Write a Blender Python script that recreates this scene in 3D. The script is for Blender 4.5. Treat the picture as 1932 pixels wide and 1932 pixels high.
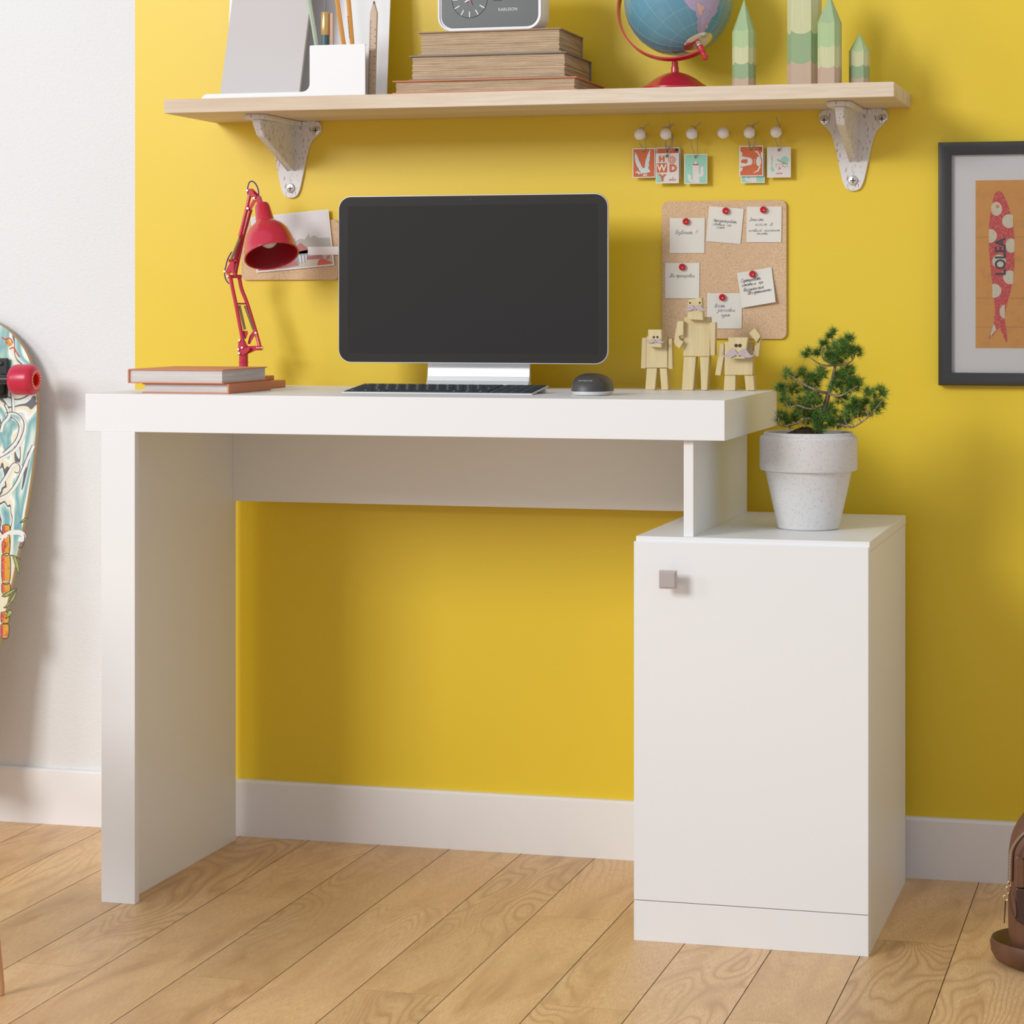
import bpy, bmesh, math, random
from mathutils import Vector, Matrix
random.seed(7)
S = bpy.context.scene
for o in list(bpy.data.objects): bpy.data.objects.remove(o)
C = S.collection
R = math.radians

# ------------------------------------------------------------------ camera
F, TH, YH, CX, H = 4582.5, R(15.513), 576.5, 966.0, 0.895
CAMX, CAMY = 1.0, -3.84
cam = bpy.data.cameras.new('camera'); co = bpy.data.objects.new('camera', cam); C.objects.link(co)
co.location = (CAMX, CAMY, H); co.rotation_euler = (R(90), 0, TH)
cam.sensor_width = 36; cam.sensor_fit = 'HORIZONTAL'; cam.lens = F/1932*36
cam.shift_y = -(966-YH)/1932; cam.clip_start = .05
S.camera = co

# ------------------------------------------------------------------ world, lights, exposure
w = bpy.data.worlds.new('world'); S.world = w; w.use_nodes = True
w.node_tree.nodes['Background'].inputs[0].default_value = (.955, .985, 1.09, 1)
w.node_tree.nodes['Background'].inputs[1].default_value = .575
def area(name, loc, target, sx, sy, power, col):
    l = bpy.data.lights.new(name, 'AREA'); l.shape = 'RECTANGLE'; l.size = sx; l.size_y = sy
    l.energy = power; l.color = col
    o = bpy.data.objects.new(name, l); C.objects.link(o); o.location = loc
    o.rotation_euler = (Vector(target)-Vector(loc)).to_track_quat('-Z', 'Y').to_euler()
    return o
area('window_light', (-2.95, -5.7, 3.05), (-.1, -.2, .75), 1.75, 1.75, 230, (.985, 1.0, 1.0))
area('side_window_light', (-6.0, -4.6, 2.5), (0, 0, 1.0), 1.3, 1.3, 62, (1, .99, .99))
vs = S.view_settings
S.display_settings.display_device = 'sRGB'
vs.view_transform = 'Standard'; vs.look = 'None'; vs.gamma = 1; vs.use_curve_mapping = False
vs.exposure = -0.07

# ------------------------------------------------------------------ helpers
cT, sT = math.cos(TH), math.sin(TH)
def ray(x, y):
    u = (x-CX)/F; v = -(y-YH)/F
    return Vector((-sT+u*cT, cT+u*sT, v))
def at(x, y, Y=0.0):            # photo direction met with a vertical plane parallel to the wall
    r = ray(x, y); t = (Y-CAMY)/r.y
    return Vector((CAMX+r.x*t, Y, H+r.z*t))
def atz(x, y, z=0.0):
    r = ray(x, y); t = (z-H)/r.z
    return Vector((CAMX+r.x*t, CAMY+r.y*t, z))
def wx(px, Y): return at(px, YH, Y).x
def wz(px, py, Y): return at(px, py, Y).z

def srgb(r, g, b):
    f = lambda c: (c/255/12.92) if c/255 <= .04045 else ((c/255+.055)/1.055)**2.4
    return (f(r), f(g), f(b), 1)
def lin(r, g, b): return (r, g, b, 1)

class N:
    def __init__(s, name):
        s.m = bpy.data.materials.new(name); s.m.use_nodes = True
        s.t = s.m.node_tree; s.b = s.t.nodes['Principled BSDF']
    def n(s, typ, **k):
        x = s.t.nodes.new(typ)
        for a, v in k.items():
            if a.startswith('i_'):
                x.inputs[a[2:].replace('_', ' ')].default_value = v
            else: setattr(x, a, v)
        return x
    def l(s, a, b): s.t.links.new(a, b)
    def mixc(s, fac, a, b, mode='MIX'):
        x = s.t.nodes.new('ShaderNodeMix'); x.data_type = 'RGBA'; x.blend_type = mode
        for i, v in ((0, fac), (6, a), (7, b)):
            if isinstance(v, bpy.types.NodeSocket): s.l(v, x.inputs[i])
            else: x.inputs[i].default_value = v
        return x.outputs[2]
    def ramp(s, src, stops, interp='LINEAR'):
        x = s.t.nodes.new('ShaderNodeValToRGB'); e = x.color_ramp; e.interpolation = interp
        while len(e.elements) > 1: e.elements.remove(e.elements[-1])
        e.elements[0].position = stops[0][0]; e.elements[0].color = stops[0][1]
        for p, c in stops[1:]:
            q = e.elements.new(p); q.color = c
        s.l(src, x.inputs[0]); return x.outputs[0]
    def obj(s, scale=(1, 1, 1), rot=(0, 0, 0)):
        tc = s.n('ShaderNodeTexCoord'); mp = s.n('ShaderNodeMapping')
        mp.inputs['Scale'].default_value = scale; mp.inputs['Rotation'].default_value = rot
        s.l(tc.outputs['Object'], mp.inputs[0]); return mp.outputs[0]
    def noise(s, vec, scale, detail=4, rough=.5, dist=0.0):
        x = s.n('ShaderNodeTexNoise'); x.inputs['Scale'].default_value = scale
        x.inputs['Detail'].default_value = detail; x.inputs['Roughness'].default_value = rough
        x.inputs['Distortion'].default_value = dist
        s.l(vec, x.inputs['Vector']); return x.outputs[0]
    def math(s, op, a, b=0.0):
        x = s.n('ShaderNodeMath', operation=op)
        for i, v in ((0, a), (1, b)):
            if isinstance(v, bpy.types.NodeSocket): s.l(v, x.inputs[i])
            else: x.inputs[i].default_value = v
        return x.outputs[0]
    def bump(s, h, strength=.3, dist=.001):
        x = s.n('ShaderNodeBump'); x.inputs['Strength'].default_value = strength
        x.inputs['Distance'].default_value = dist
        s.l(h, x.inputs['Height']); s.l(x.outputs[0], s.b.inputs['Normal'])
    def set(s, **k):
        for a, v in k.items(): s.b.inputs[a.replace('_', ' ')].default_value = v
        return s
    def col(s, v):
        if isinstance(v, bpy.types.NodeSocket): s.l(v, s.b.inputs['Base Color'])
        else: s.b.inputs['Base Color'].default_value = v

def plain(name, c, rough=.5, metal=0.0, spec=.5, coat=0.0):
    n = N(name); n.col(c); n.set(Roughness=rough, Metallic=metal)
    n.b.inputs['Specular IOR Level'].default_value = spec
    if coat: n.b.inputs['Coat Weight'].default_value = coat; n.b.inputs['Coat Roughness'].default_value = .08
    v = n.obj(); h = n.noise(v, 300, 3)         # a very fine grain so nothing is perfectly flat
    n.bump(h, .04, .0004)
    return n.m

# ------------------------------------------------------------------ materials
M = {}
n = N('yellow_wall_paint'); v = n.obj()
n.col(n.mixc(n.noise(v, 2.5, 3), lin(.80, .572, .022), lin(.835, .602, .027)))
n.set(Roughness=.40); n.bump(n.noise(v, 900, 3), .12, .0006); M['yellow'] = n.m
n = N('white_plaster'); v = n.obj((1, 1, 1), (0, R(35), 0))
n.col(n.mixc(n.noise(v, 3, 2), lin(.78, .785, .78), lin(.82, .825, .82)))
v2 = n.obj((1, 1, 1.5), (0, R(-38), 0)); n.set(Roughness=.7)
n.bump(n.noise(v2, 210, 3, .55, .6), .5, .0018); M['plaster'] = n.m
M['white_trim'] = plain('white_trim_paint', lin(.86, .85, .84), .45)
M['lam'] = plain('white_laminate', lin(.84, .85, .845), .42)
M['seam'] = plain('dark_seam', lin(.25, .23, .21), .8)
n = N('oak_planks'); a = n.n('ShaderNodeAttribute'); a.attribute_name = 'plank'
tc = n.n('ShaderNodeTexCoord'); sep = n.n('ShaderNodeSeparateXYZ'); n.l(tc.outputs['Object'], sep.inputs[0])
comb = n.n('ShaderNodeCombineXYZ')
n.l(n.math('ADD', sep.outputs[0], n.math('MULTIPLY', a.outputs[2], 13.0)), comb.inputs[0])
n.l(n.math('MULTIPLY', sep.outputs[1], .22), comb.inputs[1])
n.l(n.math('MULTIPLY', a.outputs[2], 7.0), comb.inputs[2])
big = n.noise(comb.outputs[0], 6.5, 2, .45, .35)
rings = n.math('MULTIPLY', big, 30.0)
fr = n.math('FRACT', rings); tri = n.math('ABSOLUTE', n.math('SUBTRACT', fr, .5))
comb2 = n.n('ShaderNodeCombineXYZ')
n.l(n.math('ADD', n.math('ADD', sep.outputs[0], n.math('MULTIPLY', big, .030)), n.math('MULTIPLY', a.outputs[2], 5.0)), comb2.inputs[0])
n.l(n.math('MULTIPLY', sep.outputs[1], .06), comb2.inputs[1])
fine = n.noise(comb2.outputs[0], 900, 4, .6)
mid = n.noise(comb2.outputs[0], 60, 3, .5)
blot = n.noise(comb.outputs[0], 15.0, 3, .55, .8)
mask = n.ramp(n.noise(comb.outputs[0], 4.3, 1, .5), [(.42, lin(0, 0, 0)), (.62, lin(.8, .8, .8))])
base = n.ramp(blot, [(.26, lin(.42, .225, .095)), (.40, lin(.63, .39, .18)), (.55, lin(.76, .50, .245)), (.75, lin(.80, .55, .285))])
rg = n.ramp(tri, [(.0, lin(1, 1, 1)), (.12, lin(.5, .5, .5)), (.26, lin(.0, .0, .0))])
c1 = n.mixc(n.math('MULTIPLY', rg, mask), base, lin(.40, .225, .10))
rl_ = n.ramp(tri, [(.40, lin(0, 0, 0)), (.5, lin(.5, .5, .5))])
c1 = n.mixc(n.math('MULTIPLY', rl_, mask), c1, lin(.86, .66, .42))
c2 = n.mixc(n.ramp(fine, [(.40, lin(.6, .6, .6)), (.56, lin(0, 0, 0))]), c1, lin(.47, .275, .125))
c3 = n.mixc(n.math('MULTIPLY', mid, .40), c2, lin(.78, .54, .29))
tint = n.ramp(a.outputs[2], [(0, lin(.93, .89, .84)), (.35, lin(1.12, 1.10, 1.10)), (.7, lin(1.0, .95, .92)), (1, lin(1.12, 1.10, 1.05))])
n.col(n.mixc(1.0, c3, tint, 'MULTIPLY'))
n.set(Roughness=.42); n.bump(n.math('ADD', fine, n.math('MULTIPLY', tri, -.5)), .22, .0007); M['floor'] = n.m

def woodmat(name, c0, c1, c2, axis='x', s=1.0, rough=.55):
    n = N(name); st = {'x': (.06, 1, 1), 'z': (1, 1, .06), 'y': (1, .06, 1)}[axis]
    v = n.obj(st); f = n.noise(v, 190*s, 4, .6); b = n.noise(v, 22*s, 3, .5, .6)
    c = n.ramp(b, [(.3, c0), (.5, c1), (.7, c2)])
    n.col(n.mixc(n.ramp(f, [(.42, lin(.45, .45, .45)), (.6, lin(0, 0, 0))]), c, c0))
    n.set(Roughness=rough); n.bump(f, .15, .0004); return n.m
M['pine'] = woodmat('pale_pine', lin(.62, .48, .33), lin(.74, .62, .47), lin(.80, .69, .55), 'x')
M['figure'] = woodmat('light_toy_wood', lin(.60, .46, .23), lin(.70, .56, .30), lin(.76, .63, .37), 'z')
M['block'] = woodmat('pinkish_block_wood', lin(.50, .36, .25), lin(.62, .46, .33), lin(.68, .53, .40), 'z')
M['copperwood'] = woodmat('warm_beech', lin(.55, .28, .13), lin(.68, .38, .20), lin(.72, .44, .25), 'z')
n = N('cork'); v = n.obj()
vo = n.n('ShaderNodeTexVoronoi'); vo.inputs['Scale'].default_value = 1150; n.l(v, vo.inputs['Vector'])
sp = n.n('ShaderNodeSeparateColor'); n.l(vo.outputs['Color'], sp.inputs[0])
c = n.ramp(sp.outputs[0], [(0, lin(.26, .13, .06)), (.10, lin(.50, .30, .16)), (.32, lin(.68, .46, .27)), (.7, lin(.78, .56, .35)), (1, lin(.90, .72, .50))])
n.col(n.mixc(n.noise(v, 40, 2), c, lin(.68, .46, .28))); n.set(Roughness=.85); n.bump(sp.outputs[1], .3, .0005); M['cork'] = n.m
n = N('distressed_white_iron'); v = n.obj((1, 1, .35), (0, R(20), 0)); f = n.noise(v, 260, 5, .62, .5)
v3 = n.obj((1.0, 1, .2), (0, R(-45), 0)); g = n.noise(v3, 330, 4, .6)
msk = n.math('MULTIPLY', n.ramp(f, [(.53, lin(0, 0, 0)), (.60, lin(1, 1, 1))]), n.ramp(g, [(.50, lin(0, 0, 0)), (.57, lin(.85, .85, .85))]))
n.col(n.mixc(msk, lin(.76, .74, .73), lin(.16, .13, .11))); n.set(Roughness=.5); n.bump(g, .2, .0006); M['iron'] = n.m
n = N('speckled_concrete'); v = n.obj()
vo = n.n('ShaderNodeTexVoronoi'); vo.inputs['Scale'].default_value = 520; n.l(v, vo.inputs['Vector'])
m1 = n.ramp(vo.outputs['Distance'], [(.20, lin(1, 1, 1)), (.30, lin(0, 0, 0))]); m2 = n.ramp(n.noise(v, 170, 2), [(.48, lin(0, 0, 0)), (.56, lin(1, 1, 1))])
n.col(n.mixc(n.math('MULTIPLY', m1, m2), lin(.72, .705, .69), lin(.34, .31, .29)))
n.set(Roughness=.8); n.bump(n.noise(v, 420, 4, .6), .35, .0008); M['concrete'] = n.m
def red(name, c, rough): return plain(name, c, rough, 0, .5, .5)
M['red'] = red('glossy_red_enamel', lin(.58, .022, .055), .22)
M['redglobe'] = red('red_globe_enamel', lin(.52, .016, .035), .3)
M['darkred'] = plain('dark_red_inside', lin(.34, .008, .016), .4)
M['bulb'] = plain('frosted_bulb', lin(.80, .76, .68), .25)
M['chrome'] = plain('steel', lin(.72, .70, .66), .25, .9)
M['spring'] = plain('bronze_spring', lin(.42, .33, .20), .4, .6)
M['cable'] = plain('violet_cable', lin(.07, .02, .24), .45)
M['silver'] = plain('satin_aluminium', lin(.74, .74, .74), .35, .35)
M['bezel'] = plain('black_glass_bezel', lin(.036, .033, .030), .35, 0, .12)
M['screen'] = plain('dark_screen', lin(.033, .030, .029), .45, 0, .08)
M['key'] = plain('navy_key', lin(.028, .040, .052), .4)
M['kbdark'] = plain('dark_key_tray', lin(.045, .055, .065), .5)
M['legend'] = plain('pale_legend', lin(.42, .45, .47), .6)
M['mouse'] = plain('graphite_plastic', lin(.055, .052, .048), .42)
M['page'] = None
def pages(name, a, b, s=1.0, bands=420):
    n = N(name); v = n.obj((.02, .02, 1)); f = n.noise(v, bands, 3, .7); g = n.noise(n.obj(), 160, 3)
    c = n.ramp(f, [(.35, b), (.6, a)]); n.col(n.mixc(n.math('MULTIPLY', g, .35), c, b)); n.set(Roughness=.8)
    n.bump(f, .5, .0006); return n.m
M['page'] = pages('white_page_edges', lin(.72, .68, .64), lin(.58, .53, .49))
M['oldpage'] = pages('old_page_edges', lin(.66, .50, .33), lin(.38, .265, .16), 1, 700)
M['orangecover'] = plain('coral_orange_cloth', lin(.66, .24, .12), .55)
M['tancover'] = plain('tan_cloth', lin(.42, .29, .19), .6)
M['graycover'] = plain('grey_green_cloth', lin(.26, .24, .21), .7)
M['whitemetal'] = plain('white_powder_coat', lin(.83, .82, .82), .4)
M['paper'] = plain('note_paper', lin(.78, .75, .68), .8)
M['card'] = plain('tag_card', lin(.80, .78, .76), .7)
M['ink'] = plain('ink', lin(.03, .03, .05), .6)
M['blueink'] = plain('blue_ink', lin(.04, .035, .16), .6)
def gr(name, a, b, s=700):
    n = N(name); v = n.obj(); f = n.noise(v, s, 3, .6)
    n.col(n.mixc(n.ramp(f, [(.52, lin(0, 0, 0)), (.68, lin(1, 1, 1))]), a, b)); n.set(Roughness=.75); return n.m
M['orangeprint'] = gr('speckled_orange_print', lin(.66, .155, .055), lin(.36, .13, .09))
M['mintprint'] = gr('mint_print', lin(.33, .66, .52), lin(.24, .50, .42))
M['pinkwhite'] = gr('pale_pink_print', lin(.74, .70, .67), lin(.62, .60, .56))
M['palemint'] = gr('ice_white_print', lin(.66, .74, .74), lin(.50, .62, .62))
M['redprint'] = gr('red_print', lin(.70, .045, .055), lin(.76, .38, .18), 500)
M['ochre'] = gr('ochre_poster', lin(.80, .37, .06), lin(.72, .33, .06), 60)
M['creamprint'] = gr('cream_print', lin(.80, .72, .54), lin(.70, .54, .32), 400)
M['darkprint'] = plain('charcoal_print', lin(.045, .045, .05), .7)
M['darkorange'] = plain('rust_print', lin(.45, .06, .015), .7)
M['penclip'] = plain('tan_clip', lin(.50, .28, .15), .3)
M['frame'] = plain('charcoal_frame', lin(.035, .033, .031), .33)
M['mat'] = plain('poster_mat', lin(.84, .81, .79), .8)
M['string'] = plain('grey_twine', lin(.42, .36, .29), .9)
M['pearl'] = plain('pearly_white', lin(.90, .87, .87), .2, .0, .6, .5)
M['pinred'] = plain('red_pin', lin(.55, .015, .02), .2)
M['mustache'] = gr('pale_lilac_wood', lin(.52, .42, .42), lin(.45, .36, .36), 300)
M['mustedge'] = plain('burnt_edge', lin(.13, .08, .06), .7)
M['hole'] = plain('drilled_hole', lin(.09, .05, .02), .9)
M['soil'] = gr('dark_potting_soil', lin(.05, .025, .013), lin(.12, .06, .03), 300)
n = N('pine_needles'); oi = n.noise(n.obj(), 60, 2)
n.col(n.ramp(oi, [(.3, lin(.045, .12, .018)), (.5, lin(.10, .22, .035)), (.7, lin(.20, .34, .07))])); n.set(Roughness=.5); M['needle'] = n.m
n = N('grey_bark'); f = n.noise(n.obj((1, 1, .4)), 350, 4, .7)
n.col(n.ramp(f, [(.35, lin(.10, .065, .045)), (.6, lin(.36, .28, .21))])); n.set(Roughness=.9); n.bump(f, .5, .001); M['bark'] = n.m
n = N('brown_leather'); v = n.obj(); f = n.noise(v, 500, 4, .6); g = n.noise(v, 16, 3)
n.col(n.ramp(g, [(.3, lin(.085, .036, .018)), (.6, lin(.15, .064, .032))])); n.set(Roughness=.45); n.bump(f, .25, .0008); M['leather'] = n.m
M['darkleather'] = plain('dark_leather', lin(.05, .022, .015), .4)
M['brass'] = plain('aged_brass', lin(.62, .45, .26), .3, .9)
n = N('translucent_red_wheel'); n.col(lin(.60, .022, .065)); n.set(Roughness=.3)
n.b.inputs['Subsurface Weight'].default_value = .4; n.b.inputs['Subsurface Radius'].default_value = (.02, .004, .004); n.b.inputs['Subsurface Scale'].default_value = .5; M['wheel'] = n.m
M['wheelcore'] = plain('bright_red_core', lin(.75, .02, .01), .35)
M['black'] = plain('black_metal', lin(.02, .02, .02), .35)
M['ply'] = plain('maple_ply_edge', lin(.52, .34, .17), .6)
# longboard print: cream ground with swirling teal and white bands edged in black
n = N('wave_deck_print'); v = n.obj((1, 1, .45), (0, R(28), 0)); f = n.noise(v, 9, 3, .45, 1.6)
g = n.math('FRACT', n.math('MULTIPLY', f, 6.0))
band = n.ramp(g, [(0, lin(.02, .02, .02)), (.045, lin(.02, .02, .02)), (.055, lin(.74, .76, .72)), (.22, lin(.26, .48, .40)), (.42, lin(.09, .28, .34)), (.56, lin(.28, .50, .36)), (.70, lin(.82, .83, .78)), (.86, lin(.74, .66, .45)), (.965, lin(.74, .66, .45)), (.975, lin(.05, .02, .02))])
sp = n.n('ShaderNodeSeparateXYZ'); n.l(n.obj(), sp.inputs[0])
top = n.ramp(sp.outputs[2], [(.44, lin(0, 0, 0)), (.50, lin(1, 1, 1)), (.87, lin(1, 1, 1)), (.875, lin(.15, .15, .15))])
n.col(n.mixc(n.math('MULTIPLY', top, 1.0), lin(.74, .66, .44), band)); n.set(Roughness=.35); M['deck'] = n.m
M['bamboo'] = gr('amber_bamboo_print', lin(.72, .34, .03), lin(.36, .05, .01), 90)
M['leafprint'] = gr('olive_leaf_print', lin(.38, .42, .10), lin(.18, .24, .06), 200)
M['whiteprint'] = plain('white_print', lin(.80, .80, .76), .5)
M['ocean'] = N('globe_ocean'); n = M['ocean']; n.col(lin(.115, .30, .40)); n.set(Roughness=.28); n.b.inputs['Coat Weight'].default_value = .5; M['ocean'] = n.m
M['landl'] = gr('lilac_land', lin(.46, .36, .50), lin(.33, .32, .50), 420)
M['lando'] = gr('peach_land', lin(.66, .42, .34), lin(.55, .36, .40), 420)
M['globeline'] = plain('pale_graticule', lin(.30, .52, .60), .5)
M['clockface'] = plain('slate_dial', lin(.095, .100, .098), .35)
M['whiteink'] = plain('white_marking', lin(.80, .80, .80), .5)
M['handred'] = plain('red_hand', lin(.70, .05, .06), .4)
M['gloss_white'] = plain('white_gloss_plastic', lin(.86, .85, .85), .25, 0, .5, .4)
M['greynote'] = plain('warm_grey_board', lin(.60, .565, .545), .75)
M['greypaper'] = plain('cool_grey_board', lin(.56, .56, .57), .75)
M['gold'] = plain('brushed_gold', lin(.80, .52, .20), .22, .85)
M['teal'] = plain('dark_teal_barrel', lin(.07, .13, .13), .35)
M['pencilgreen'] = plain('sage_lacquer', lin(.46, .56, .42), .3)
M['pencilorange'] = plain('orange_lacquer', lin(.72, .33, .07), .3)
M['rulerwood'] = woodmat('ruler_wood', lin(.50, .36, .25), lin(.62, .47, .34), lin(.66, .52, .38), 'z')
n = N('clear_glass_pane'); t = n.t; tr = t.nodes.new('ShaderNodeBsdfTransparent'); gl = t.nodes.new('ShaderNodeBsdfGlossy'); gl.inputs['Roughness'].default_value = .02
fre = t.nodes.new('ShaderNodeFresnel'); mx = t.nodes.new('ShaderNodeMixShader'); tr.inputs[0].default_value = (.97, .97, .97, 1)
n.l(fre.outputs[0], mx.inputs[0]); n.l(tr.outputs[0], mx.inputs[1]); n.l(gl.outputs[0], mx.inputs[2]); n.l(mx.outputs[0], t.nodes['Material Output'].inputs[0]); M['glass'] = n.m

# ------------------------------------------------------------------ mesh building
class B:
    def __init__(s): s.bm = bmesh.new(); s.mi = 0
    def face(s, vs, sm=True):
        try: f = s.bm.faces.new(vs)
        except ValueError: return None
        f.material_index = s.mi; f.smooth = sm; return f
    def box(s, x0, x1, y0, y1, z0, z1, r=0.0, seg=2, mat=None):
        bm = bmesh.new(); bmesh.ops.create_cube(bm, size=1)
        for v in bm.verts:
            v.co = Vector(((x0+x1)/2+v.co.x*(x1-x0), (y0+y1)/2+v.co.y*(y1-y0), (z0+z1)/2+v.co.z*(z1-z0)))
        if r > 0: bmesh.ops.bevel(bm, geom=list(bm.edges), offset=r, segments=seg, affect='EDGES', profile=.5)
        s.merge(bm, mat); return s
    def merge(s, bm, mat=None, sm=False):
        mp = {}
        for v in bm.verts: mp[v] = s.bm.verts.new(mat @ v.co if mat else v.co)
        for f in bm.faces:
            s.face([mp[v] for v in f.verts], sm)
        bm.free()
    def prism(s, pts, vec, r=0.0, seg=2):
        vec = Vector(vec); bm = bmesh.new()
        a = [bm.verts.new(Vector(p)) for p in pts]; b = [bm.verts.new(Vector(p)+vec) for p in pts]
        bm.faces.new(a); bm.faces.new(list(reversed(b)))
        k = len(pts)
        for i in range(k): bm.faces.new([a[i], b[i], b[(i+1) % k], a[(i+1) % k]])
        bmesh.ops.recalc_face_normals(bm, faces=bm.faces)
        if r > 0:
            ed = [e for e in bm.edges]
            bmesh.ops.bevel(bm, geom=ed, offset=r, segments=seg, affect='EDGES', profile=.5, clamp_overlap=True)
        s.merge(bm); return s
    def flat(s, pts):
        s.face([s.bm.verts.new(Vector(p)) for p in pts]); return s
    def lathe(s, prof, c=(0, 0, 0), mat=None, seg=48, sx=1, sy=1):
        c = Vector(c); rings = []
        for r, z in prof:
            if r < 1e-6: rings.append([s.bm.verts.new(c+(mat @ Vector((0, 0, z)) if mat else Vector((0, 0, z))))])
            else:
                q = []
                for i in range(seg):
                    a = 2*math.pi*i/seg; p = Vector((r*sx*math.cos(a), r*sy*math.sin(a), z))
                    q.append(s.bm.verts.new(c+(mat @ p if mat else p)))
                rings.append(q)
        for A, Bq in zip(rings, rings[1:]):
            for i in range(seg):
                j = (i+1) % seg
                if len(A) == 1 and len(Bq) == 1: continue
                if len(A) == 1: s.face([A[0], Bq[i], Bq[j]])
                elif len(Bq) == 1: s.face([A[i], Bq[0], A[j]])
                else: s.face([A[i], Bq[i], Bq[j], A[j]])
        return s
    def tube(s, pts, r, seg=10, closed=False, flatz=None):
        pts = [Vector(p) for p in pts]; k = len(pts)
        rr = r if isinstance(r, (list, tuple)) else [r]*k
        rings = []; up = None
        for i in range(k):
            a = pts[(i-1) % k] if (closed or i > 0) else pts[i]; b = pts[(i+1) % k] if (closed or i < k-1) else pts[i]
            t = (b-a).normalized()
            if up is None:
                up = t.cross(Vector((0, 0, 1)));
                if up.length < .05: up = t.cross(Vector((1, 0, 0)))
                up.normalize()
            up = (up-t*up.dot(t)).normalized(); q = t.cross(up)
            rings.append([s.bm.verts.new(pts[i]+(up*math.cos(2*math.pi*j/seg)+q*math.sin(2*math.pi*j/seg)*(flatz or 1))*rr[i]) for j in range(seg)])
        m = k if closed else k-1
        for i in range(m):
            A, Bq = rings[i], rings[(i+1) % k]
            for j in range(seg): s.face([A[j], A[(j+1) % seg], Bq[(j+1) % seg], Bq[j]])
        if not closed: s.face(list(reversed(rings[0]))); s.face(rings[-1])
        return s
    def sphere(s, c, r, seg=24, ring=14, sx=1, sy=1, sz=1):
        c = Vector(c); bm = bmesh.new(); bmesh.ops.create_uvsphere(bm, u_segments=seg, v_segments=ring, radius=r)
        for v in bm.verts: v.co = Vector((v.co.x*sx, v.co.y*sy, v.co.z*sz))+c
        s.merge(bm, None, True); return s
    def bolt(s, c, d, r, h, seg=12):            # low domed disc along direction d
        m = Vector((0, 0, 1)).rotation_difference(Vector(d).normalized()).to_matrix()
        return s.lathe([(0, 0), (r, 0), (r, h*.5), (r*.7, h*.9), (0, h)], c, m, seg)

ORG = {}
def obj(name, b, mat, parent=None, origin=None, sharp=35, recalc=True):
    bm = b.bm if isinstance(b, B) else b
    if recalc: bmesh.ops.recalc_face_normals(bm, faces=bm.faces)
    if parent: org = ORG[parent]
    elif origin is not None: org = Vector(origin)
    else:
        xs = [v.co for v in bm.verts]
        org = Vector(((min(p.x for p in xs)+max(p.x for p in xs))/2, (min(p.y for p in xs)+max(p.y for p in xs))/2, min(p.z for p in xs)))
    for v in bm.verts: v.co -= org
    me = bpy.data.meshes.new(name); bm.to_mesh(me); bm.free()
    for m in (mat if isinstance(mat, (list, tuple)) else [mat]): me.materials.append(M[m])
    fl_ = [p.use_smooth for p in me.polygons]; me.set_sharp_from_angle(angle=R(sharp)); me.polygons.foreach_set('use_smooth', fl_)
    o = bpy.data.objects.new(name, me); C.objects.link(o)
    if parent: o.parent = parent
    else: o.location = org
    ORG[o] = org; return o
def tag(o, label=None, cat=None, group=None, kind=None):
    for k, v in (('label', label), ('category', cat), ('group', group), ('kind', kind)):
        if v: o[k] = v
    return o
def thing(name, label, cat, loc, group=None):
    o = bpy.data.objects.new(name, None); C.objects.link(o); o.location = loc; o.empty_display_size = .02
    ORG[o] = Vector(loc); return tag(o, label, cat, group)
def struct(name, b, m, sharp=35): return tag(obj(name, b, m, sharp=sharp), kind='structure')
def dup(root, delta, label=None):
    def cp(o, par):
        c = o.copy(); C.objects.link(c); c.parent = par; ORG[c] = ORG[root]+Vector(delta)
        for ch in list(o.children):
            if ch not in made: cp2(ch, c)
        return c
    made = set()
    def cp2(o, par):
        c = o.copy(); C.objects.link(c); c.parent = par; made.add(c); ORG[c] = ORG[root]+Vector(delta)
        for ch in list(o.children): cp2(ch, c)
        return c
    c = cp(root, None); c.location = Vector(root.location)+Vector(delta)
    if label: c['label'] = label
    return c
def text(name, body, size, mat, parent, p, xd=(1, 0, 0), ud=(0, 0, 1), align='LEFT', depth=.0001, shear=0.0, sx=1.0, offset=0.0, fit=None):
    cu = bpy.data.curves.new(name, 'FONT'); cu.body = body; cu.size = size; cu.align_x = align; cu.extrude = depth if depth > .00005 else 0
    cu.shear = shear; cu.offset = offset; cu.resolution_u = 3
    o = bpy.data.objects.new(name, cu); C.objects.link(o); bpy.context.view_layer.update()
    dg = bpy.context.evaluated_depsgraph_get(); me = bpy.data.meshes.new_from_object(o.evaluated_get(dg))
    bpy.data.objects.remove(o); bpy.data.curves.remove(cu)
    xd = Vector(xd).normalized(); ud = Vector(ud).normalized(); nd = xd.cross(ud)
    m = Matrix((( xd.x*sx, ud.x, nd.x), (xd.y*sx, ud.y, nd.y), (xd.z*sx, ud.z, nd.z)))
    bm = bmesh.new(); bm.from_mesh(me); bpy.data.meshes.remove(me)
    if fit:
        k_ = fit/max(v.co.x for v in bm.verts)
        for v in bm.verts: v.co.x *= k_
    for v in bm.verts: v.co = m @ v.co + Vector(p)
    for f in bm.faces: f.smooth = False
    return obj(name, bm, mat, parent, recalc=depth > .00005)
def lerp(a, b, t): return a+(b-a)*t
def smooth(pts, n=8, closed=False):          # Catmull-Rom
    P = [Vector(p) for p in pts]; k = len(P); out = []
    for i in range(k if closed else k-1):
        p0 = P[(i-1) % k] if (closed or i > 0) else P[i]; p1 = P[i]; p2 = P[(i+1) % k]; p3 = P[(i+2) % k] if (closed or i < k-2) else P[(i+1) % k]
        for j in range(n):
            t = j/n
            out.append(.5*((2*p1)+(p2-p0)*t+(2*p0-5*p1+4*p2-p3)*t*t+(3*p1-p0-3*p2+p3)*t**3))
    if not closed: out.append(P[-1])
    return out
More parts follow.
